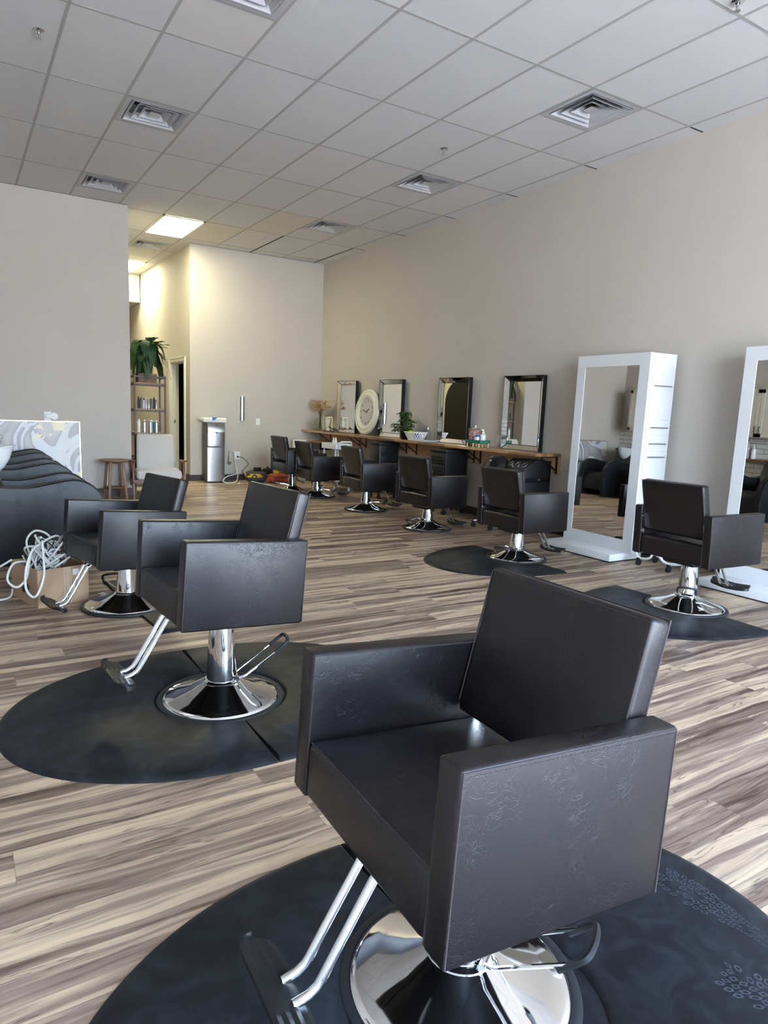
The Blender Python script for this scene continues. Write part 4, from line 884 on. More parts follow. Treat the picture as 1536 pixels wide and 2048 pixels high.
# ------------------------------------------------------------------ under-counter furniture
def caster(bm, x, y, s=1, bar=True):
    lathe_m = bmesh.new(); lathe(lathe_m, [(0, -.011), (.026, -.011), (.028, 0), (.026, .011), (0, .011)], 20)
    bmesh.ops.transform(lathe_m, matrix=Matrix.Translation((x, y, .029 * s)) @ Matrix.Scale(s, 4) @ Matrix.Rotation(R(90), 4, 'X'), verts=lathe_m.verts)
    me = bpy.data.meshes.new('tmp'); lathe_m.to_mesh(me); lathe_m.free(); bm.from_mesh(me); bpy.data.meshes.remove(me)
    box(bm, x - .012, x + .012, y - .018, y + .018, .055 * s, .068 * s, .002, 1)
def trolley(x, y, rz, label, n=5, w_=.32, d_=.34, H_=.87):
    t_ = thing('salon_trolley', label, 'trolley', (x, y, 0), rz, 'black salon trolleys under the counter')
    fin(B(-d_ / 2, d_ / 2, -w_ / 2, w_ / 2, .10, H_ - .04, .008), 'trolley_body', 'plastic_black', t_)
    fin(B(-d_ / 2 - .015, d_ / 2 + .015, -w_ / 2 - .015, w_ / 2 + .015, H_ - .04, H_, .012), 'trolley_top', 'plastic_black', t_)
    hh = (H_ - .04 - .14) / (n * 2)
    for k in range(n):
        z_ = .12 + k * hh * 2
        dr_ = fin(B(-d_ / 2 - .014, -d_ / 2, -w_ / 2 + .02, w_ / 2 - .02, z_ + .004, z_ + 2 * hh - .004, .004), 'drawer', 'plastic_black', t_)
        bm = bmesh.new()
        for j in (0, 1, 2): box(bm, -d_ / 2 - .024, -d_ / 2 - .012, -w_ / 2 + .025, w_ / 2 - .025, z_ + hh * (.25 + .6 * j), z_ + hh * (.25 + .6 * j) + .012, .003, 1)
        fin(bm, 'drawer_ridge', 'plastic_black', dr_)
    for sx in (-1, 1):
        for sy in (-1, 1):
            bm = bmesh.new(); caster(bm, sx * (d_ / 2 - .03), sy * (w_ / 2 - .03), 1.3); tube(bm, [(sx * (d_ / 2 - .03), sy * (w_ / 2 - .03), .08), (sx * (d_ / 2 - .03), sy * (w_ / 2 - .03), .11)], .01, 8); fin(bm, 'caster', 'plastic_black', t_)
trolley(5.53, 8.93, R(90), 'black drawer trolley under the counter below the potted plant', w_=.34, d_=.30, H_=.86)
trolley(5.55, 7.31, R(3), 'black drawer trolley under the counter below the mirror reflecting the arch', w_=.31, d_=.38, H_=.86)
# hair tool station with a sloped top
t_ = thing('tool_station', 'black hair tool station with ringed holders at the counter end', 'trolley', (5.53, 5.84, 0), R(0))
bm = bmesh.new(); prism(bm, [(-.20, .10), (.22, .10), (.22, .84), (-.02, .85), (-.20, .72)], -.19, .19, 'y', .006, 2); fin(bm, 'station_body', 'plastic_black', t_, ang=30)
for k in range(3):
    bm = bmesh.new(); cyy = .11 - .11 * k; c0 = Vector((-.115, cyy, .79)); u = Vector((0, 1, 0)); v_ = Vector((.83, 0, .55)).normalized(); tube(bm, [c0 + u * .030 * math.cos(a / 10 * PI) + v_ * .042 * math.sin(a / 10 * PI) for a in range(20)], .0035, 6, closed=True); fin(bm, 'holder_ring', 'chrome', t_)
fin(B(-.17, .20, -.196, -.188, .60, .65, .002), 'side_trim', 'black_gloss', t_)
bm = bmesh.new(); lathe(bm, [(.014, 0), (.014, .010), (0, .012)], 18); fin(bm, 'side_knob', 'chrome', t_, mtx=Matrix.Translation((.03, -.197, .63)) @ Matrix.Rotation(R(90), 4, 'X'))
for sx in (-1, 1):
    for sy in (-1, 1):
        bm = bmesh.new(); caster(bm, sx * .16 + .02, sy * .15, 1.4); tube(bm, [(sx * .16 + .02, sy * .15, .08), (sx * .16 + .02, sy * .15, .11)], .01, 8); fin(bm, 'caster', 'plastic_black', t_)
t_ = thing('rolling_chair', 'black rolling chair with domed shell back and chrome star base by the tool station', 'chair', (5.40, 6.18, 0))
bm = bmesh.new(); lathe(bm, [(.175, .50), (.205, .60), (.212, .68), (.195, .76), (.15, .825), (.08, .858), (0, .862)], 36, sx=.6, sy=.95); lathe(bm, [(.175, .50), (.165, .51), (.195, .62), (.19, .72), (.14, .80), (0, .84)], 36, sx=.75, sy=.95); fin(bm, 'shell_back', 'black_gloss', t_)
bm = bmesh.new(); lathe(bm, [(0, .44), (.15, .44), (.165, .46), (.165, .49), (.15, .505), (0, .507)], 28, sx=.8); fin(bm, 'chair_seat', 'plastic_black', t_)
bm = bmesh.new()
for k in range(5):
    a = 2 * PI * k / 5 + 2.6; tube(bm, [(0, 0, .10), (.24 * math.cos(a), .24 * math.sin(a), .078)], [.018, .012], 8)
fin(bm, 'star_base', 'chrome', t_)
for k in range(5):
    a = 2 * PI * k / 5 + 2.6; bm = bmesh.new(); caster(bm, .24 * math.cos(a), .24 * math.sin(a), 1.15); fin(bm, 'caster', 'plastic_black', t_)
bm = bmesh.new(); tube(bm, [(0, 0, .08), (0, 0, .44)], .02, 12); fin(bm, 'gas_lift', 'chrome', t_)
# white tubular base by tower
t_ = thing('rolling_cart', 'white tubular rolling cart base with black casters beside the mirror tower', 'cart', (5.47, 3.80, 0))
bm = bmesh.new()
for (dx, s_) in ((-.12, 1), (.12, 1)):
    tube(bm, catmull([(dx, .30, .13), (dx, .26, .075), (dx, .16, .085), (dx, .12, .13), (dx, .10, .20)], 6), .011, 8)
    tube(bm, catmull([(dx, .06, .22), (dx, .04, .13), (dx, -.02, .085), (dx, -.10, .085), (dx, -.24, .12)], 6), .013, 8)
tube(bm, [(-.12, .10, .20), (-.12, .06, .22)], .012, 8); tube(bm, [(.12, .10, .20), (.12, .06, .22)], .012, 8); tube(bm, [(-.12, .08, .21), (.12, .08, .21)], .012, 8)
fin(bm, 'tube_frame', 'white_metal', t_)
for dx in (-.12, .12):
    for dy in (.26, -.06): bm = bmesh.new(); caster(bm, dx, dy, 1.1); tube(bm, [(dx, dy, .06), (dx, dy, .08)], .008, 6); fin(bm, 'caster', 'plastic_black', t_)
fin(B(-.15, .15, -.12, .22, .22, .245, .006), 'low_shelf', 'white_metal', t_)
# white three-tier utility cart
t_ = thing('utility_cart', 'white metal utility cart under the far end of the counter', 'cart', (5.28, 10.0, 0))
for z_ in (.16, .42, .68):
    bm = bmesh.new(); box(bm, -.16, .16, -.24, .24, z_, z_ + .006)
    for a in ((-.16, -.155, -.24, .24), (.155, .16, -.24, .24), (-.16, .16, -.24, -.235), (-.16, .16, .235, .24)): box(bm, *a, z_, z_ + .09)
    fin(bm, 'cart_tray', 'white_metal', t_, smooth=False)
for sx in (-1, 1):
    for sy in (-1, 1): bm = bmesh.new(); tube(bm, [(.13 * sx, .20 * sy, .05), (.13 * sx, .20 * sy, .70)], .012, 8); caster(bm, .13 * sx, .20 * sy, .9); fin(bm, 'cart_post', 'white_metal', t_)
bm = bmesh.new(); tube(bm, catmull([(-.10, -.25, .70), (-.10, -.30, .80), (0, -.31, .81), (.10, -.30, .80), (.10, -.25, .70)], 5), .012, 8); fin(bm, 'push_handle', 'white_metal', t_)
bm = bmesh.new()
for k in range(2):
    lathe(bm, [(0, 0), (.045, 0), (.05, .05), (.02, .15), (.006, .18), (0, .181)], 10, (-.02, .06 - .07 * k, 0), sx=.6)
o = fin(bm, 'tissue_stack', 'paper'); setloc(o, (5.28, 10.02, .687)); tag(o, 'crumpled white tissue peaks in the top tray of the white cart', 'tissue')
for k, (yy, zz, mm, lb) in enumerate(((.1, .427, 'white_plastic', 'white bottle in the middle tray of the white cart'), (.0, .427, 'lav', 'pale bottle in the middle tray of the white cart'), (-.09, .427, 'white_plastic', 'small white tub at the near end of the cart tray'))):
    bm = bmesh.new(); lathe(bm, [(0, 0), (.028, 0), (.028, .08), (.012, .10), (.012, .13), (0, .131)], 16); o = fin(bm, 'bottle', mm); setloc(o, (5.20, 10.0 + yy, zz)); tag(o, lb, 'bottle', 'bottles on the white utility cart')
t_ = thing('side_table', 'small black side table with copper brown top at the far counter end', 'table', (5.45, 10.85, 0))
fin(B(-.20, .20, -.26, .26, .735, .755, .003), 'table_top', 'walnut', t_); fin(B(-.18, .18, -.24, .24, .62, .735), 'table_box', 'plastic_black', t_, smooth=False)
for sx in (-1, 1):
    for sy in (-1, 1): fin(B(.17 * sx - .012, .17 * sx + .012, .23 * sy - .012, .23 * sy + .012, 0, .62), 'leg', 'chrome', t_, smooth=False)
o = fin(B(-.17, .17, -.13, .13, 0, .74, .004), 'storage_drawers', 'white_plastic'); setloc(o, (5.40, 11.52, 0)); tag(o, 'white plastic storage unit in the corner under the counter', 'storage')

# ------------------------------------------------------------------ left side: wash units
def wash_unit(y, label, bowl_label):
    """front (leg end) toward +x, bowl toward -x. two upholstered arm panels at y and y+.68"""
    t_ = thing('wash_chair', label, 'wash chair', (0, y, 0), 0, 'black leather backwash chairs in a row')
    prof = [(-.22, .0), (-.22, .655), (-.12, .662), (.05, .66), (.25, .635), (.45, .625), (.62, .655), (.76, .680), (.85, .672), (.93, .63), (1.0, .555), (1.03, .47), (1.045, .35), (1.03, .0)]
    pr2 = []
    for p in catmull([(a_, b__, 0) for a_, b__ in prof[1:-1]], 5): pr2.append((p.x, p.y))
    poly = [prof[0]] + pr2 + [prof[-1]]
    for y0 in (0, .60):
        bm = bmesh.new(); prism(bm, poly, y0, y0 + .085, 'y', .012, 3); ap = fin(bm, 'arm_panel', 'leather_wash', t_, ang=50)
        bm = bmesh.new()
        for yy in (y0 - .001, y0 + .086): tube(bm, [(p[0], yy, p[1] - .004) for p in pr2], .006, 6)
        fin(bm, 'piping', 'black_gloss', ap)
    bm = bmesh.new(); P_ = catmull([(.05, .40, 0), (.25, .37, 0), (.60, .42, 0), (.86, .44, 0), (.98, .36, 0), (1.0, .12, 0)], 5); poly2 = [(.05, .12)] + [(p.x, p.y) for p in P_]; prism(bm, poly2, .087, .598, 'y', .01, 2); fin(bm, 'seat', 'leather_wash', t_, ang=50)
    bm = bmesh.new(); poly3 = [(.38, .40), (.20, .84), (.12, .90), (.02, .88), (-.0, .80), (.10, .40)]; prism(bm, poly3, .09, .595, 'y', .02, 3); bk = fin(bm, 'backrest', 'leather_wash', t_, ang=50)
    bm = bmesh.new(); tube(bm, [(.388, .088, .40), (.295, .088, .63), (.205, .088, .845)], .006, 6); fin(bm, 'piping', 'black_gloss', bk)
    BO = Matrix.Translation((.02, .34, .80)) @ Matrix.Diagonal((.86, .95, .9, 1))
    bm = bmesh.new(); NR = 40; rings = []
    prf = [(.20, -.10), (.24, -.05), (.275, .03), (.30, .10), (.312, .118), (.302, .124), (.285, .11), (.25, .02), (.19, -.04), (.06, -.06), (0, -.062)]
    for r_, z_ in prf:
        rg = []
        for k in range(NR):
            a = 2 * PI * k / NR; ca = math.cos(a); lip = max(0, ca) ** 4; rr_ = r_ * (1 + .42 * lip) if r_ > .15 else r_
            rg.append(bm.verts.new((rr_ * ca * 1.0, r_ * .86 * math.sin(a), z_ + (.035 * lip if z_ > .05 else 0))))
        rings.append(rg)
    for A_, B_ in zip(rings[:-1], rings[1:-1]):
        for k in range(NR): bm.faces.new((A_[k], A_[(k + 1) % NR], B_[(k + 1) % NR], B_[k]))
    bm.faces.new(rings[-2]); bm.faces.new(list(reversed(rings[0]))); 
    for v in rings[-1]: bm.verts.remove(v)
    bmesh.ops.recalc_face_normals(bm, faces=bm.faces); b_ = fin(bm, 'shampoo_bowl', 'porcelain', t_, ang=60, mtx=BO); b_['label'] = 'white ceramic shampoo bowl'
    bm = bmesh.new(); tube(bm, catmull([(-.22, 0, .10), (-.22, 0, .17), (-.17, 0, .20), (-.12, 0, .18)], 5), .012, 8); tube(bm, [(-.22, .06, .10), (-.22, .06, .15)], .014, 8); tube(bm, [(-.22, -.06, .10), (-.22, -.06, .15)], .014, 8); fin(bm, 'tap', 'chrome', b_, mtx=BO)
    bm = bmesh.new(); lathe(bm, [(.10, -.62), (.09, -.30), (.06, -.10)], 20); fin(bm, 'pedestal', 'plastic_black', b_, mtx=BO)
    bm = bmesh.new(); tube(bm, catmull([(-.10, .05, -.08), (-.20, .07, -.30), (-.28, .05, -.10), (-.32, .02, -.35), (-.38, 0, -.50)], 6), .010, 7); fin(bm, 'drain_hose', 'plastic_black', b_, mtx=BO)
wash_unit(6.05, 'nearest black leather wash chair at the left edge', 'white shampoo bowl at the left edge, on the nearest wash chair')
wash_unit(7.62, 'middle black leather wash chair of the row at left', 'white shampoo bowl of the middle wash chair')
wash_unit(9.08, 'farthest black leather wash chair, in front of the abstract canvas', 'white shampoo bowl of the farthest wash chair')
# wash wall counter, cabinets and bottles (seen in the tower mirrors)
ws_ = fin(B(XL + .012, XL + .10, 4.2, YL - .01, .86, .90, .003), 'wash_shelf', 'walnut'); tag(ws_, 'dark wooden shelf behind the shampoo bowls, seen in the tower mirrors', 'shelf')
for k, y in enumerate((6.45, 7.52, 8.59)):
    t_ = thing('upper_cabinet', ('cream shaker wall cabinet reflected in the right edge tower mirror', 'cream shaker wall cabinet in the middle of the wash wall', 'cream shaker wall cabinet farthest along the wash wall')[k], 'cabinet', (XL + .012, y, 1.262), 0, 'cream wall cabinets above the wash basins')
    fin(B(.0, .32, 0, 1.06, 0, .80), 'cabinet_body', 'paint_cab', t_, smooth=False)
    for j in (0, 1):
        y0 = .005 + j * .53; y1 = y0 + .52; bm = bmesh.new(); box(bm, .32, .333, y0, y1, .01, .79)
        for a in ((y0, y0 + .06, .01, .79), (y1 - .06, y1, .01, .79), (y0, y1, .01, .07), (y0, y1, .73, .79)): box(bm, .333, .342, *a)
        dd = fin(bm, 'cabinet_door', 'paint_cab', t_, smooth=False)
        yh = y1 - .035 if j == 0 else y0 + .035; bm = bmesh.new(); tube(bm, [(.342, yh, .06), (.37, yh, .06), (.37, yh, .18), (.342, yh, .18)], .006, 6); fin(bm, 'handle', 'black_metal', dd)
rnd = random.Random(9)
for k in range(9):
    y = 7.2 + k * .11 + (1.15 if k > 4 else 0); hh = .16 + .03 * (k % 3)
    t_ = thing('shampoo_bottle', 'pump bottle standing on the wash wall shelf', 'bottle', (XL + .06, y, .901), 0, 'pump bottles on the wash wall shelf')
    bm = bmesh.new(); lathe(bm, [(0, 0), (.035, 0), (.037, .01), (.037, hh), (.014, hh + .025), (.014, hh + .035)], 18); fin(bm, 'bottle_body', 'lav' if k % 2 else 'white_plastic', t_)
    bm = bmesh.new(); lathe(bm, [(.016, hh + .03), (.016, hh + .05), (.005, hh + .052), (.005, hh + .08), (0, hh + .081)], 12); box(bm, -.005, .04, -.006, .006, hh + .072, hh + .082); fin(bm, 'pump', 'paper', t_)
t_ = thing('bar_stool', 'wooden topped bar stool reflected in the right tower mirror', 'stool', (-.12, 5.55, 0)); bm = bmesh.new(); lathe(bm, [(0, .60), (.17, .60), (.175, .615), (.17, .63), (0, .63)], 28); fin(bm, 'stool_top', 'walnut', t_)
for k in range(4): a = PI / 4 + PI / 2 * k; bm = bmesh.new(); tube(bm, [(.10 * math.cos(a), .10 * math.sin(a), .60), (.20 * math.cos(a), .20 * math.sin(a), 0)], .009, 8); fin(bm, 'leg', 'black_metal', t_)

# ------------------------------------------------------------------ canvas, stool, armchair
t_ = thing('canvas_painting', 'large abstract canvas with gold patches and thin gold frame', 'painting', (.705, 10.09, .10)); LN = Matrix.Rotation(R(-3.5), 4, 'X')
fin(B(-.70, .70, .0, .03, .01, .915), 'canvas', 'art', t_, smooth=False, mtx=LN)
bm = bmesh.new()
for a in ((-.71, -.70, 0, .925), (.70, .71, 0, .925), (-.71, .71, .915, .925), (-.71, .71, 0, .01)): box(bm, a[0], a[1], -.008, .035, a[2], a[3])
fin(bm, 'gold_frame', 'gold', t_, smooth=False, mtx=LN)
fin(B(-.70, .70, .0, .05, -.10, .0), 'support_block', 'plastic_black', t_, smooth=False)
t_ = thing('side_stool', 'round brown wooden side table with four splayed legs', 'table', (1.80, 9.84, 0))
bm = bmesh.new(); lathe(bm, [(0, .513), (.19, .513), (.20, .52), (.198, .532), (0, .534)], 40); fin(bm, 'table_top', 'walnut', t_)
for k in range(4):
    a = PI / 4 + PI / 2 * k + .12; bm = bmesh.new(); c_, s_ = math.cos(a), math.sin(a); r0, r1 = .115, .165; q_ = .018
    hexa(bm, [(r1 * c_ - q_, r1 * s_ - q_, 0), (r1 * c_ + q_, r1 * s_ - q_, 0), (r1 * c_ + q_, r1 * s_ + q_, 0), (r1 * c_ - q_, r1 * s_ + q_, 0), (r0 * c_ - q_, r0 * s_ - q_, .513), (r0 * c_ + q_, r0 * s_ - q_, .513), (r0 * c_ + q_, r0 * s_ + q_, .513), (r0 * c_ - q_, r0 * s_ + q_, .513)], .004, 2); fin(bm, 'leg', 'walnut', t_)
bm = bmesh.new(); lathe(bm, [(0, .15), (.125, .15), (.127, .165), (0, .167)], 32); fin(bm, 'lower_shelf', 'walnut', t_)
bm = bmesh.new(); lathe(bm, [(.12, .485), (.128, .485), (.128, .513), (.12, .513)], 4); fin(bm, 'apron', 'walnut', t_, smooth=False, mtx=Matrix.Rotation(.12, 4, 'Z'))

ac = thing('armchair', 'beige upholstered armchair with reddish wooden arms by the shelf', 'armchair', (2.375, 9.88, 0), R(-8))
# local: front -y
bm = bmesh.new(); box(bm, -.30, .30, -.30, .20, .27, .40, .045, 4); fin(bm, 'seat_cushion', 'fabric', ac, ang=60)
bm = bmesh.new(); hexa(bm, [(-.27, .11, .36), (.27, .11, .36), (.27, .21, .34), (-.27, .21, .34), (-.255, .27, .88), (.255, .27, .88), (.255, .37, .86), (-.255, .37, .86)], .04, 4); fin(bm, 'back_cushion', 'fabric', ac, ang=60)
for s_ in (-1, 1):
    x = s_ * .335
    bm = bmesh.new(); hexa(bm, [(x - .025, -.30, .515), (x + .025, -.30, .515), (x + .025, .26, .485), (x - .025, .26, .485), (x - .030, -.32, .54), (x + .030, -.32, .54), (x + .022, .27, .508), (x - .022, .27, .508)], .006); fin(bm, 'armrest', 'darkwood', ac)
    bm = bmesh.new(); hexa(bm, [(x - .014, -.30, 0), (x + .014, -.30, 0), (x + .014, -.265, 0), (x - .014, -.265, 0), (x - .014, -.20, .515), (x + .014, -.20, .515), (x + .014, -.14, .512), (x - .014, -.14, .512)], .003); fin(bm, 'leg', 'darkwood', ac)
    bm = bmesh.new(); hexa(bm, [(x - .014, .28, 0), (x + .014, .28, 0), (x + .014, .315, 0), (x - .014, .315, 0), (x - .014, .12, .50), (x + .014, .12, .50), (x + .014, .18, .497), (x - .014, .18, .497)], .003); fin(bm, 'leg', 'darkwood', ac)
    bm = bmesh.new(); hexa(bm, [(x - .012, -.28, .22), (x + .012, -.28, .22), (x + .012, .22, .20), (x - .012, .22, .20), (x - .012, -.28, .27), (x + .012, -.28, .27), (x + .012, .22, .25), (x - .012, .22, .25)], .003); fin(bm, 'side_rail', 'darkwood', ac)
bm = bmesh.new(); box(bm, -.33, .33, -.27, -.24, .225, .27); box(bm, -.33, .33, .17, .20, .21, .26); fin(bm, 'cross_rail', 'darkwood', ac, smooth=False)

# ------------------------------------------------------------------ shelf with products and fern
sh = thing('shelving_unit', 'dark metal etagere with wooden shelves behind the armchair', 'shelf', (2.39, 10.50, 0))
w2, d2 = .215, .16
for sx in (-1, 1):
    for sy in (-1, 1): fin(B(w2 * sx - .011, w2 * sx + .011, d2 * sy - .011, d2 * sy + .011, 0, 1.70), 'post', 'bronze_metal', sh, smooth=False)
bm = bmesh.new()
for z_ in (1.69,) : 
    for sy in (-1, 1): box(bm, -w2, w2, d2 * sy - .010, d2 * sy + .010, z_ - .02, z_)
    for sx in (-1, 1): box(bm, w2 * sx - .010, w2 * sx + .010, -d2, d2, z_ - .02, z_)
fin(bm, 'top_rail', 'bronze_metal', sh, smooth=False)
for z_ in (.12, .48, .86, 1.205, 1.575):
    k_ = fin(B(-w2 + .012, w2 - .012, -d2 + .0, d2, z_ - .0, z_ + .022, .002), 'shelf_board', 'shelfwood', sh)
    bm = bmesh.new()
    for sy in (-1, 1): box(bm, -w2, w2, d2 * sy - .011, d2 * sy + .011, z_ - .022, z_)
    for sx in (-1, 1): box(bm, w2 * sx - .011, w2 * sx + .011, -d2, d2, z_ - .022, z_)
    fin(bm, 'shelf_frame', 'bronze_metal', k_, smooth=False)
def can(x, y, z, h, r_, m, label, grp, cap='white_plastic'):
    t_ = thing('hair_product_bottle', label, 'bottle', (x, y, z), 0, grp)
    bm = bmesh.new(); lathe(bm, [(0, 0), (r_, 0), (r_, h * .78), (r_ * .6, h * .84), (0, h * .84)], 16); fin(bm, 'bottle_body', m, t_)
    bm = bmesh.new(); lathe(bm, [(r_ * .6, h * .83), (r_ * .55, h * .96), (0, h)], 14); fin(bm, 'cap', cap, t_)
g1 = 'hair product bottles on the middle shelf'
lb1 = ['dark slim bottle at the left end of the middle shelf', 'dark bottle with red print on the middle shelf', 'blue tinted bottle on the middle shelf', 'blue and silver bottle near the middle of the shelf', 'tall bright silver can on the middle shelf', 'grey slim bottle beside the tall silver can', 'dark patterned bottle on the middle shelf, front', 'silver can at the right end of the middle shelf']
for k in range(8):
    can(2.235 + k * .036, 10.37 + .02 * (k % 2), 1.2275, .17 - .01 * (k % 3), .0155, ['grey_fabric', 'steel_side', 'mag', 'can', 'can', 'steel_side', 'grey_fabric', 'can'][k], lb1[k], g1, 'plastic_black' if k in (0, 1, 2, 5, 6) else 'white_plastic')
g2 = 'hair product bottles on the lower shelf'
for k, (x, h, mm, lb) in enumerate(((2.235, .20, 'white_plastic', 'white pump bottle at the left of the lower shelf'), (2.315, .19, 'can', 'silver can with black nozzle on the lower shelf'), (2.40, .19, 'can', 'silver grey can in the middle of the lower shelf'), (2.435, .185, 'glass_emerald', 'green tinted bottle between two silver cans'), (2.485, .185, 'can', 'blue grey can at the right of the lower shelf'))):
    can(x, 10.38 + (.04 if k == 3 else 0), .8825, h, .030 if k != 0 else .024, mm, lb, g2)
t_ = thing('wooden_planter', 'rectangular brown wooden planter on top of the shelving unit', 'planter', (2.375, 10.50, 1.5975))
bm = bmesh.new(); box(bm, -.13, .13, -.09, .09, 0, .012); 
for a in ((-.13, .13, -.09, -.078), (-.13, .13, .078, .09), (-.13, -.118, -.078, .078), (.118, .13, -.078, .078)): box(bm, *a, .012, .13)
fin(bm, 'planter_box', 'planter', t_, smooth=False)
fp = thing('potted_fern', 'bushy dark green boston fern on top of the shelving unit', 'plant', (2.375, 10.50, 1.612))
rnd = random.Random(21); bm = bmesh.new(); sm_ = bmesh.new()
for i in range(80):
    a = rnd.random() * 2 * PI; up = rnd.uniform(.26, .60); out = rnd.uniform(.14, .33); dr_ = rnd.uniform(-.05, .40) if i > 12 else -.02
    if i < 12: out *= .55; up *= 1.05
    p0 = Vector((math.cos(a) * .03, math.sin(a) * .03, .10)); p1 = Vector((math.cos(a) * out * .45, math.sin(a) * out * .4, .12 + up * .75)); p2 = Vector((math.cos(a) * out * .85, math.sin(a) * out * .75, .12 + up * .85 - dr_ * .35)); p3 = Vector((math.cos(a) * out * 1.05, math.sin(a) * out * .9, .12 + up * .8 - dr_))
    if p3.z < -.0: p3.z = .0
    pth = catmull([p0, p1, p2, p3], 6); tube(sm_, pth, .002, 4)
    for k in range(2, len(pth)):
        tn = (pth[k] - pth[k - 1]).normalized(); sd = tn.cross(Vector((0, 0, 1)))
        if sd.length < .1: sd = Vector((math.sin(a), -math.cos(a), 0))
        sd.normalize(); u_ = k / len(pth); ln = .056 * math.sin(PI * min(1, u_ * .85 + .12)) + .012
        for h_ in (0, .33, .67):
            c_ = pth[k - 1].lerp(pth[k], h_)
            for s_ in (1, -1):
                tip = c_ + sd * s_ * ln + tn * ln * .35 + Vector((0, 0, -.008)); w_ = tn * .0078
                bm.faces.new([bm.verts.new(c_ - w_), bm.verts.new(c_ + sd * s_ * ln * .6 - w_ * .9 + tn * ln * .1), bm.verts.new(tip), bm.verts.new(c_ + sd * s_ * ln * .5 + w_ * 1.2), bm.verts.new(c_ + w_)])
fin(sm_, 'frond_stem', 'stem', fp); fin(bm, 'frond', 'fern', fp, smooth=False)
# dark arched mirror in the hall, seen in a counter mirror
t_ = thing('arched_mirror', 'tall dark arched panel with cream frame, reflected in a counter mirror', 'mirror', (XE, 12.10, 0))
def arch(w_, h_, n_=20):
    return [(-w_, .0)] + [(-w_, h_ - .55)] + [(-w_ * math.cos(PI * k / n_), h_ - .55 + .55 * math.sin(PI * k / n_)) for k in range(n_ + 1)] + [(w_, h_ - .55), (w_, 0)]
bm = bmesh.new(); prism(bm, [p for p in arch(.70, 2.22)], .0005, .035, 'x'); fin(bm, 'arch_frame', 'cream', t_, ang=50)
bm = bmesh.new(); prism(bm, arch(.60, 2.10), .035, .038, 'x'); fin(bm, 'dark_panel', 'dark', t_, ang=50)

# ------------------------------------------------------------------ cardboard box of cables
ang = math.atan2(4.844 - 4.75, .695 - .39)
t_ = thing('cardboard_box', 'open brown cardboard box full of cables at the left edge', 'box', (.39, 4.75, 0), ang)
bw, bd, bh = .33, .42, .245; th = .006
bm = bmesh.new(); box(bm, 0, bw, 0, bd, 0, th)
for a in ((0, bw, 0, th), (0, bw, bd - th, bd), (0, th, th, bd - th), (bw - th, bw, th, bd - th)): box(bm, *a, th, bh)
fin(bm, 'box_walls', 'cardboard', t_, smooth=False)
fin(B(.165, .215, -.0012, -.0002, 0, bh), 'tape_strip', 'tape', t_, smooth=False); fin(B(.225, .265, -.0014, -.0002, .185, .225), 'shipping_label', 'paper', t_, smooth=False)
bm = bmesh.new(); rnd = random.Random(33)
for k in range(14): 
    z_ = .05 + k * .012; box(bm, .178, .178 + .002, -.0016, -.0012, z_, z_ + rnd.uniform(.003, .009)); box(bm, .204, .206, -.0016, -.0012, z_, z_ + rnd.uniform(.002, .009))
fin(bm, 'tape_print', 'ink', t_, smooth=False)
def inbox(u, v, z): 
    p = Matrix.Translation((.39, 4.75, 0)) @ Matrix.Rotation(ang, 4, 'Z') @ Vector((u, v, z)); return p
rnd = random.Random(12)
for k in range(26):
    wh = k not in (2, 4, 7, 10, 12, 15, 17, 19); P_ = []
    c0 = (rnd.uniform(.11, .21), rnd.uniform(.12, .30)); hi = rnd.uniform(.30, .445)
    for j in range(9):
        a = 2 * PI * j / 8 * 1.3 + k * 1.1; rr_ = rnd.uniform(.04, .10); P_.append(inbox(min(.30, max(.03, c0[0] + rr_ * math.cos(a))), min(.38, max(.03, c0[1] + rr_ * math.sin(a) * 1.2)), (.19 + (hi - .19) * (.5 + .5 * math.sin(a * .9 + k)))))
    bm = bmesh.new(); tube(bm, catmull(P_, 7), .0068 if wh else .0035, 8 if wh else 6)
    tag(fin(bm, 'cable', 'cable_white' if wh else 'plastic_black'), 'white cord coiled in the cardboard box' if wh else 'thin black cord tangled in the cardboard box', 'cable', 'white cords heaped in the cardboard box' if wh else 'black cords heaped in the cardboard box')
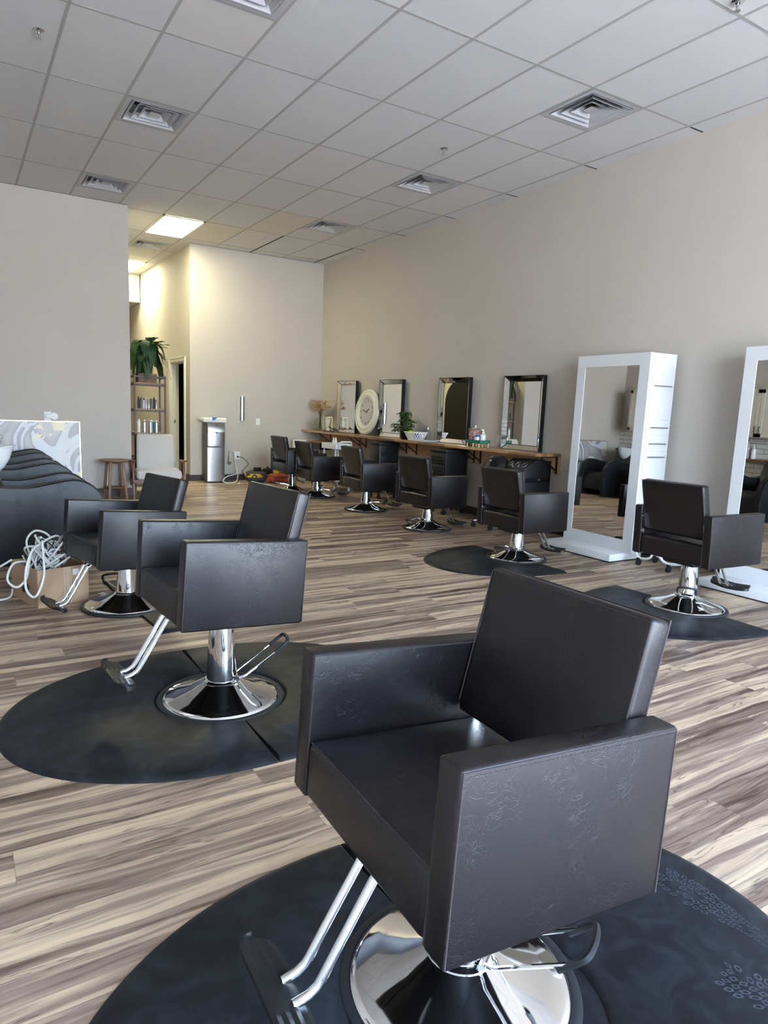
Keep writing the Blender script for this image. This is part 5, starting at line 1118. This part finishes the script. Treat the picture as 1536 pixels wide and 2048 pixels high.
bm = bmesh.new(); tube(bm, catmull([inbox(.08, .10, .40), inbox(.0, .06, .37), inbox(-.05, .04, .26), inbox(-.07, .0, .14), inbox(-.03, -.035, .09), inbox(.03, -.02, .20), inbox(.05, .02, .32), inbox(.07, .08, .42)], 8), .0072, 8)
tag(fin(bm, 'cable', 'cable_white'), 'white cord looping down over the box corner to the black clip', 'cable')
bm = bmesh.new(); tube(bm, catmull([inbox(.03, .25, .26), inbox(-.06, .22, .26), inbox(-.12, .16, .18), inbox(-.09, .10, .135), inbox(-.03, .10, .18), inbox(.01, .14, .28), inbox(.05, .2, .33)], 8), .0072, 8)
tag(fin(bm, 'cable', 'cable_white'), 'white cord hanging over the left side of the box', 'cable')
bm = bmesh.new(); tube(bm, catmull([inbox(.0, .40, .25), inbox(-.10, .42, .20), inbox(-.25, .45, .19), inbox(-.4, .40, .25)], 6), .0068, 8); tag(fin(bm, 'cable', 'cable_white'), 'white cord leaving the photo at the left edge above the floor', 'cable')
bm = bmesh.new(); tube(bm, catmull([inbox(-.012, .38, .05), inbox(-.05, .33, .012), inbox(-.16, .30, .010), inbox(-.3, .22, .010)], 6), .0068, 8); tag(fin(bm, 'cable', 'cable_white'), 'white cord lying on the floor left of the box', 'cable')
bm = bmesh.new(); c0 = inbox(-.028, .12, .115); 
uu = (inbox(-.028, .02, .135) - inbox(-.028, .14, .075)).normalized(); vv = Vector((0, 0, 1)) - uu * uu.z; vv.normalize(); P_ = []
for k in range(24):
    a = 2 * PI * k / 24; P_.append(c0 + uu * (.040 * math.copysign(abs(math.cos(a)) ** .6, math.cos(a)) + 0) + vv * .016 * math.sin(a))
tube(bm, P_, .0075, 8, closed=True); tag(fin(bm, 'cable_clip', 'plastic_black'), 'black oval clip dangling on the side of the cable box', 'clip')
o = fin(blob(.025, .018, .006, 3, .3), 'paper_scrap', 'paper'); setloc(o, (.80, 4.93, 0), .4); tag(o, 'small white paper scrap on the floor right of the cable box', 'scrap')
bm = bmesh.new(); tube(bm, catmull([(1.42, .585, .018), (1.40, .60, .019), (1.385, .61, .018), (1.37, .625, .018)], 4), .0012, 5); tag(fin(bm, 'straw_bit', 'pampas'), 'tiny tan straw on the right foreground mat', 'scrap')
